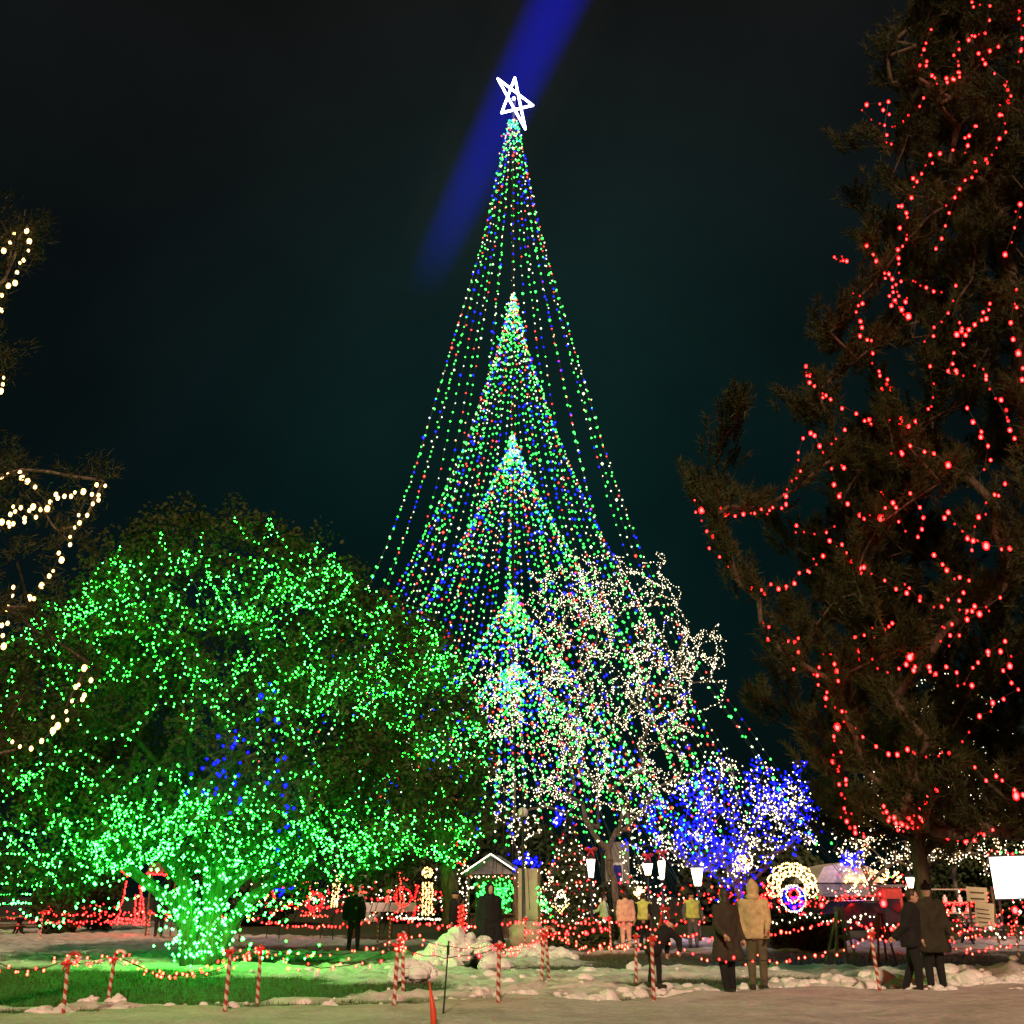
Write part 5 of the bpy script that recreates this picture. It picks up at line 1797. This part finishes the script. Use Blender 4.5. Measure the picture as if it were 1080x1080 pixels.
# large red lamps on short stakes
for k, (px, py, Y, r, lab) in enumerate(((850, 966, 40, .10, 'large red lamp on a stake beneath the flower of lights'), (870, 955, 42, .085, 'large red lamp on a stake right of the flower of lights'), (886, 970, 38, .09, 'large red lamp on a stake at the right end of the dark hedge'), (936, 953, 44, .12, 'large red lamp on a stake left of the pine trunk'), (933, 943, 46, .07, 'smaller red lamp under the shelter roof end'), (1076, 960, 40, .11, 'large red lamp on a stake at the right frame edge'), (813, 955, 42, .08, 'large red lamp on a stake right of the tan hood'))):
    p0 = base(px, Y)
    t = thing('garden_lamp', lab, 'lamp', p0, 0, 'large red lamps on stakes')
    z_ = zat(py, Y)
    b = MB(); b.cyl((0, 0, -.05), (0, 0, z_ - r), .02, .02, 6); b.cyl((0, 0, z_ - r * 1.7), (0, 0, z_ - r * .7), r * .5, r * .6, 8); b.build('stake', [M['black']], t)
    b = MB(); b.ball((0, 0, z_), (r, r, r * 1.2), 12); b.build('globe', [M['b_red']], t, smooth=True)
light_string('red lights heaped right of the tan hood', [at(803 + 12 * rnd.random(), 928 + 38 * rnd.random(), 43) for _ in range(30)], .3, [M['b_red']], .045, None, jitter=.12)
light_string('red and white lights in flat rows on the car roof side', [at(880 + 55 * s + rnd.uniform(-2, 2), 943 + 6 * math.sin(s * 14) + rnd.uniform(-2, 2), 47) for s in np.linspace(0, 1, 26)], .1, [M['b_white'], M['b_fence'], M['b_red']], .034, None, [3, 2, 2], jitter=.06)
light_string('blue lights massed above the cream shelter roof', [at(884 + 24 * rnd.random(), 898 + 17 * rnd.random(), 56) for _ in range(34)], .22, [M['b_blue'], M['b_white']], .06, None, [8, 1], jitter=.1)
p0 = base(947, 46)
t = thing('red_kiosk', 'red-lit kiosk box with a big red lamp in front, left of the pine trunk', 'kiosk', p0)
z_ = zat(936, 46)
b = MB(); b.box((0, .5, z_ / 2), (.75, .9, z_)); b.build('wall', [M['red_paint']], t)
b = MB(); b.box((0, .5, z_ + .06), (.95, 1.1, .1)); b.build('roof', [M['roof']], t)
b = MB(); b.box((0, .03, z_ * .65), (.5, .04, .5)); b.build('hatch', [M['dark_glass']], t)

# parked car behind the hedge
p0 = base(902, 46)
t = thing('parked_car', 'dark plum car parked behind the hedge, its tail to the shelter', 'car', p0, math.radians(12))
prof_ = [(-2.1, .35), (-2.15, .75), (-1.95, .92), (-1.2, .98), (-.55, 1.42), (.75, 1.45), (1.45, 1.02), (2.1, .92), (2.2, .6), (2.15, .35)]
b = MB(); b.prism(prof_, 'y', -.82, .82); o = fix_normals(b.build('body', [M['car_paint']], t))
md = o.modifiers.new('b', 'BEVEL'); md.width = .09; md.segments = 3; md.limit_method = 'ANGLE'
for sx in (-1, 1):
    b = MB(); b.prism([(-1.0, 1.0), (-.5, 1.34), (.05, 1.36), (.05, 1.0)], 'y', sx * .80, sx * .835); b.build('window', [M['dark_glass']], t)
    b = MB(); b.prism([(.12, 1.0), (.12, 1.36), (.68, 1.36), (1.18, 1.02)], 'y', sx * .80, sx * .835); b.build('window', [M['dark_glass']], t)
    for x in (-1.35, 1.35):
        b = MB(); b.cyl((x, sx * .66, .33), (x, sx * .86, .33), .33, .33, 18); wh = b.build('wheel', [M['tyre']], t)
        b = MB(); b.cyl((x, sx * .84, .33), (x, sx * .875, .33), .19, .19, 12); b.build('rim', [M['steel']], wh)
    b = MB(); b.box((-2.13, sx * .62, .78), (.06, .3, .16)); b.build('tail_light', [M['b_red_dim']], t)
    b = MB(); b.box((2.15, sx * .6, .75), (.06, .3, .16)); b.build('headlight', [M['white_paint']], t)
b = MB(); b.box((-2.18, 0, .45), (.08, 1.4, .18)); b.build('bumper', [M['black']], t)

# ------------------------------------------------------------------ easels, tables, benches, signs, screen
def easel(px, py, h, w_, label, mat, board=None, Y=None):
    p0 = ground(px, py) if Y is None else base(px, Y)
    t = thing('easel', label, 'easel', p0, rnd.uniform(-.3, .3), 'A-shaped stands by the path')
    for sx in (-1, 1):
        b = MB(); b.cyl((sx * w_ / 2, 0, -.03), (sx * .05, .12, h), .03, .03, 6); b.build('leg', [mat], t)
        b = MB(); b.cyl((sx * w_ / 2, .55, -.03), (sx * .05, .14, h), .03, .03, 6); b.build('leg', [mat], t)
    b = MB(); b.box((0, .07, h * .5), (w_ * .62, .05, .07)); b.box((0, .13, h), (w_ * .4, .06, .08)); b.build('crossbar', [mat], t)
    if board:
        b = MB(); b.box((0, .02, h * .72), (w_ * .7, .03, h * .4), 0, rx=.12); b.build('board', [board], t)
easel(703, 1006, 1.25, .80, 'red A-shaped easel between the pair in pale clothes and the yellow vest', M['red_paint'])
easel(893, 1018, 1.30, .60, 'pale A-shaped trestle at the right end of the dark hedge', M['beige'])
easel(936, 1016, 1.15, .50, 'reddish A-shaped trestle left of the pine trunk', M['red_paint'])

def picnic(px, Y, label):
    p0 = base(px, Y)
    t = thing('picnic_table', label, 'picnic table', p0, math.radians(rnd.uniform(-10, 10)), 'dark picnic tables')
    b = MB()
    for k in range(4):
        b.box((0, -.3 + k * .2, .76), (1.7, .17, .04))
    b.build('tabletop', [M['wood']], t)
    for sy in (-1, 1):
        b = MB(); b.box((0, sy * .75, .45), (1.7, .26, .04)); b.build('bench', [M['wood']], t)
    for sx in (-1, 1):
        for sy in (-1, 1):
            b = MB(); b.cyl((sx * .6, sy * .72, -.02), (sx * .6, -sy * .28, .74), .045, .045, 5); b.build('leg', [M['black']], t)
        b = MB(); b.box((sx * .6, 0, .41), (.06, 1.5, .08)); b.build('brace', [M['black']], t)
picnic(4, 49, 'dark picnic table cut by the left frame edge')
picnic(33, 50, 'dark picnic table with crossed legs, second from the left edge')
picnic(1002, 39, 'dark picnic table right of the pine trunk')
p0 = base(1042, 42)
t = thing('garden_bench', 'grey bench right of the pine trunk below the notices', 'bench', p0)
b = MB()
for k in range(3):
    b.box((0, -.15 + k * .15, .46), (1.3, .12, .04))
b.build('seat', [M['steel']], t)
b = MB()
for k in range(3):
    b.box((0, .26 + k * .03, .6 + k * .15), (1.3, .035, .11))
b.build('backrest', [M['steel']], t)
for sx in (-1, 1):
    b = MB(); b.box((sx * .55, 0, .22), (.06, .4, .44)); b.box((sx * .55, .27, .45), (.06, .06, .9)); b.build('leg', [M['black']], t)
p0 = base(1040, 40)
t = thing('notice_sign', 'two leaning paper notices on a wooden frame left of the white screen', 'sign', p0, math.radians(-6))
zt, zm, zb = zat(935, 40), zat(952, 40), zat(978, 40)
for sx in (-1, 1):
    b = MB(); b.box((sx * .40 + .05, .07, zt / 2), (.07, .07, zt)); b.build('post', [M['wood']], t)
b = MB(); b.box((-.08, 0, (zt + zm) / 2), (.68, .03, zt - zm - .04), 0, ry=.06); u = b.build('board', [M['paper']], t)
b = MB()
for k in range(2):
    b.box((-.08, -.02, zt - .2 - k * .2), (.46, .006, .05), 0, ry=.06)
b.build('print', [M['ink']], u)
b = MB(); b.box((.08, -.02, (zm + zb) / 2), (.62, .03, zm - zb), 0, ry=.12); u = b.build('board', [M['paper']], t)
b = MB()
for k in range(4):
    b.box((.02 + k * .015, -.04, zm - .22 - k * .14), (.42, .006, .035), 0, ry=.12)
b.build('print', [M['ink']], u)
p0 = base(1090, 41)
t = thing('projection_screen', 'big glowing white screen at the right frame edge', 'screen', p0, math.radians(-10))
z1, z2 = zat(903, 41), zat(947, 41)
b = MB(); b.box((0, 0, (z1 + z2) / 2), (2.1, .05, z1 - z2), 0, ry=-.03); b.build('screen_face', [M['screen']], t)
b = MB()
b.box((0, .045, z1 + .02), (2.2, .07, .06), 0, ry=-.03); b.box((0, .045, z2 - .02), (2.2, .07, .06), 0, ry=-.03)
b.build('frame', [M['black']], t)
for sx in (-1, 1):
    b = MB(); b.box((sx * .9, .09, z2 / 2), (.07, .07, z2 + .3)); b.build('leg', [M['black']], t)
light_string('green, red and amber lamps along the top of the white screen', [at(px, 899 + rnd.uniform(-2, 2), 40.8) for px in range(1042, 1100, 6)], .18, [M['c_green'], M['b_red'], M['b_fence']], .05, None, jitter=.03)
p0 = base(1008, 46)
t = thing('display_shelf', 'open shelf stacked with small pale jars above a thick red garland', 'shelf', p0)
zs_ = [zat(y, 46) for y in (963, 952, 938)]
for z in zs_:
    b = MB(); b.box((0, 0, z), (1.9, .4, .05)); b.build('shelf_board', [M['beige']], t)
for sx in (-1, 1):
    b = MB(); b.box((sx * .97, 0, zs_[2] / 2), (.06, .42, zs_[2])); b.build('upright', [M['wood']], t)
for k, x in enumerate((-.5, -.25, .05, .35, .6)):
    b = MB(); z = zs_[k % 2] + .03; b.tube([(x, -.05, z), (x, -.05, z + .16), (x, -.05, z + .19), (x, -.05, z + .26)], [.09, .09, .05, .05], 8)
    o = b.build('jar', [M['white_paint']], None); o.location = p0
    tag(o, 'small pale jar standing on the open shelf right of the pine trunk', 'jar', 'jars on the shelf')
light_string('thick red garland along the front of the open shelf', [p0 + Vector((x, -.26, zs_[1] - .02)) for x in np.linspace(-.95, .95, 9)], .06, [M['b_red']], .045, None, jitter=.06)
light_string('scattered red and white lamps low on the right behind the pine trunk', [at(1000 + 80 * rnd.random(), 955 + 35 * rnd.random(), 43) for _ in range(26)], .8, [M['b_fence'], M['b_white'], M['b_red']], .04, None, jitter=.2)

for px0, px1, py, Y, lab, mt, wt in ((985, 1085, 985, 36, 'red and white string low behind the pine trunk, towards the right edge', [M['b_fence'], M['b_white'], M['b_red']], [3, 2, 2]),
                                     (1000, 1085, 968, 41, 'upper red and white string under the white screen', [M['b_red'], M['b_fence']], [3, 2]),
                                     (815, 960, 978, 37, 'white and red string swinging along the front of the dark hedge', [M['b_white'], M['b_red'], M['b_fence']], [3, 2, 2]),
                                     (800, 870, 950, 44, 'red string behind the flower of lights', [M['b_red']], [1]),
                                     (868, 955, 948, 48, 'red string under the shelter roof', [M['b_red'], M['b_fence']], [3, 1]),
                                     (705, 775, 972, 40, 'red string behind the yellow vest', [M['b_red'], M['b_fence']], [3, 1]),
                                     (750, 785, 945, 44, 'red and blue string left of the tan hood', [M['b_red'], M['b_blue']], [2, 1]),
                                     (280, 375, 958, 45, 'red string behind the wreath and the winged figure', [M['b_red'], M['b_fence']], [3, 1])):
    n_ = 14
    pts = [at(px0 + (px1 - px0) * k / n_, py + 4 * math.sin(k * 1.3) + rnd.uniform(-2, 2), Y) for k in range(n_ + 1)]
    light_string(lab, pts, .12, mt, .034, None, wt, jitter=.07)

g = random.Random(91)
for k, (x0, x1, y0, y1, Y, lab, mt, wt) in enumerate((
        (268, 330, 925, 962, 46, 'scattered warm lights right behind the glowing trunk', ['b_warm', 'b_red', 'b_white'], [2, 2, 3]),
        (330, 400, 930, 962, 49, 'scattered white and red lights behind the winged figure', ['b_white', 'b_red', 'b_warm'], [3, 3, 1]),
        (400, 475, 935, 965, 49, 'scattered white and red lights behind the deer and tower figures', ['b_white', 'b_red', 'b_fence'], [3, 2, 2]),
        (455, 500, 895, 950, 41, 'thin white lights hanging beside the trunk of the smaller tree', ['b_white', 'b_red'], [4, 1]),
        (560, 585, 915, 975, 44, 'warm lights piled right of the beige board', ['b_warm', 'b_white'], [2, 2]),
        (608, 660, 925, 975, 45, 'red and warm lights above the centre hedge', ['b_red', 'b_white', 'b_fence'], [2, 3, 2]),
        (700, 770, 930, 965, 46, 'red and white lights behind the yellow vest', ['b_red', 'b_white', 'b_fence'], [3, 2, 2]),
        (800, 870, 940, 985, 43, 'red and white lights crowding behind the dark hedge', ['b_red', 'b_white', 'b_fence'], [4, 2, 2]),
        (865, 960, 915, 975, 50, 'red, white and green lights crowding under the shelter', ['b_red', 'b_white', 'b_fence', 'c_green'], [4, 4, 3, .3]),
        (985, 1085, 935, 1000, 44, 'mixed red and warm lights low in front of the open shelf', ['b_red', 'b_white', 'b_fence'], [3, 2, 3]),
        (0, 120, 955, 975, 50, 'red lights in a thick row behind the picnic tables', ['b_red', 'b_fence'], [4, 1]))):
    n_ = 46
    pts = []
    for j in range(n_):
        # back and forth in rising rows, as strings are laid over a frame
        t_ = (j % 12) / 11
        t_ = t_ if (j // 12) % 2 == 0 else 1 - t_
        pts.append(at(x0 + (x1 - x0) * t_ + g.uniform(-2, 2), y1 - (y1 - y0) * (j / n_) + g.uniform(-3.5, 3.5), Y + g.uniform(-.6, .6)))
    light_string(lab, pts, .34, [M[q] for q in mt], .034, None, wt, jitter=.16)

# ------------------------------------------------------------------ light: night sky and the warm street lighting behind the viewer
w = bpy.data.worlds.new('World')
SC.world = w
w.use_nodes = True
nt = w.node_tree
nt.nodes.clear()
out = nt.nodes.new('ShaderNodeOutputWorld')
sky = nt.nodes.new('ShaderNodeTexSky')
sky.sky_type = 'NISHITA'
sky.sun_disc = False
SUN_EL, SUN_ROT = math.radians(30), math.radians(183)
sky.sun_elevation = math.radians(-8)
sky.sun_rotation = SUN_ROT
b1 = nt.nodes.new('ShaderNodeBackground'); b1.inputs['Strength'].default_value = .05
nt.links.new(sky.outputs[0], b1.inputs['Color'])
# faint town glow in the low cloud: greener near the horizon, brownish grey overhead
tc = nt.nodes.new('ShaderNodeTexCoord')
sp = nt.nodes.new('ShaderNodeSeparateXYZ'); nt.links.new(tc.outputs['Generated'], sp.inputs[0])
r = nt.nodes.new('ShaderNodeValToRGB')
els = r.color_ramp.elements
els[0].position, els[0].color = 0.0, (.0025, .0080, .0080, 1)
els[1].position, els[1].color = 0.75, (.0105, .0105, .0105, 1)
e = els.new(.32); e.color = (.0022, .0075, .0085, 1)
e = els.new(.52); e.color = (.0055, .0092, .0100, 1)
nt.links.new(sp.outputs['Z'], r.inputs['Fac'])
nz = nt.nodes.new('ShaderNodeTexNoise'); nz.inputs['Scale'].default_value = 3.0; nz.inputs['Detail'].default_value = 5
nt.links.new(tc.outputs['Generated'], nz.inputs['Vector'])
mr = nt.nodes.new('ShaderNodeMapRange'); mr.inputs[1].default_value = .3; mr.inputs[2].default_value = .7; mr.inputs[3].default_value = .42; mr.inputs[4].default_value = .95
nt.links.new(nz.outputs['Fac'], mr.inputs[0])
# green haze glow round the light tree, painted into the sky colour
dt = nt.nodes.new('ShaderNodeVectorMath'); dt.operation = 'DISTANCE'
nt.links.new(tc.outputs['Generated'], dt.inputs[0]); dt.inputs[1].default_value = Vector((.03, .92, .40)).normalized()
gl = nt.nodes.new('ShaderNodeMapRange'); gl.interpolation_type = 'SMOOTHSTEP'
gl.inputs[1].default_value, gl.inputs[2].default_value, gl.inputs[3].default_value, gl.inputs[4].default_value = 0.0, .42, 1.0, 0.0
nt.links.new(dt.outputs['Value'], gl.inputs[0])
mg = nt.nodes.new('ShaderNodeMix'); mg.data_type = 'RGBA'; mg.blend_type = 'ADD'
nt.links.new(gl.outputs[0], mg.inputs[0]); nt.links.new(r.outputs['Color'], mg.inputs[6]); mg.inputs[7].default_value = (.0006, .0125, .0105, 1)
b2 = nt.nodes.new('ShaderNodeBackground')
nt.links.new(mg.outputs[2], b2.inputs['Color']); nt.links.new(mr.outputs[0], b2.inputs['Strength'])
ad = nt.nodes.new('ShaderNodeAddShader')
nt.links.new(b1.outputs[0], ad.inputs[0]); nt.links.new(b2.outputs[0], ad.inputs[1]); nt.links.new(ad.outputs[0], out.inputs['Surface'])

sl = bpy.data.lights.new('street_glow', 'SUN')
sl.energy = 3.2
sl.color = (1, .65, .42)
sl.angle = math.radians(4)
so = bpy.data.objects.new('street_glow', sl)
COL.objects.link(so)
so.rotation_euler = (PI / 2 - SUN_EL, 0, math.radians(-3))

# added unseen spot and misty tube that draw the blue streak past the star
S_ = Vector((5.6, -18.0, 1.0))
D_ = ray(400, 400).normalized()
al = (S_.z - CAM_H + 40 * D_.z) / ray(580, 0).z
S_ = Vector((0, 0, CAM_H)) + ray(588, 0) * al - D_ * 40
spl = bpy.data.lights.new('streak_spot', 'SPOT')
spl.energy = 2.1e7
spl.color = (0, 0, 1)
spl.spot_size = math.radians(2.05)
spl.spot_blend = 1.0
spl.shadow_soft_size = .05
spo = bpy.data.objects.new('streak_spot', spl)
COL.objects.link(spo)
spo.location = S_
spo.rotation_euler = D_.to_track_quat('-Z', 'Y').to_euler()
mb = MB()
mb.tube([S_ + D_ * 22, S_ + D_ * 190], [22 * .030, 190 * .030], 24)
mm = bpy.data.materials.new('streak_mist')
mm.use_nodes = True
mm.node_tree.nodes.clear()
mo_ = mm.node_tree.nodes.new('ShaderNodeOutputMaterial')
pv = mm.node_tree.nodes.new('ShaderNodeVolumePrincipled')
pv.inputs['Color'].default_value = (.8, .85, .9, 1)
# density of the added tube falls with distance to fade the streak
n_ = mm.node_tree.nodes
tcm = n_.new('ShaderNodeTexCoord'); spm = n_.new('ShaderNodeSeparateXYZ')
mm.node_tree.links.new(tcm.outputs['Object'], spm.inputs[0])
mrm = n_.new('ShaderNodeMapRange'); mrm.interpolation_type = 'LINEAR'
mrm.inputs[1].default_value, mrm.inputs[2].default_value = 14.0, 86.0
mrm.inputs[3].default_value, mrm.inputs[4].default_value = 1.0, 0.0
pw = n_.new('ShaderNodeMath'); pw.operation = 'POWER'; pw.inputs[1].default_value = 2.0
ml = n_.new('ShaderNodeMath'); ml.operation = 'MULTIPLY'; ml.inputs[1].default_value = .0013
mm.node_tree.links.new(mrm.outputs[0], pw.inputs[0]); mm.node_tree.links.new(pw.outputs[0], ml.inputs[0])
mm.node_tree.links.new(spm.outputs['Y'], mrm.inputs[0]); mm.node_tree.links.new(ml.outputs[0], pv.inputs['Density'])
mm.node_tree.links.new(pv.outputs[0], mo_.inputs['Volume'])
tag(fix_normals(mb.build('streak_mist', [mm])), kind='stuff')

SC.view_settings.view_transform = 'Standard'
SC.view_settings.look = 'None'
SC.view_settings.exposure = 0
SC.view_settings.gamma = 1
SC.render.engine = 'CYCLES'
SC.cycles.use_denoising = True
SC.cycles.use_light_tree = True
SC.cycles.max_bounces = 5
SC.cycles.diffuse_bounces = 2
SC.cycles.glossy_bounces = 2
SC.cycles.transmission_bounces = 2
SC.cycles.volume_bounces = 0
SC.cycles.transparent_max_bounces = 4
SC.cycles.sample_clamp_indirect = 2.0
SC.cycles.caustics_reflective = False
SC.cycles.caustics_refractive = False
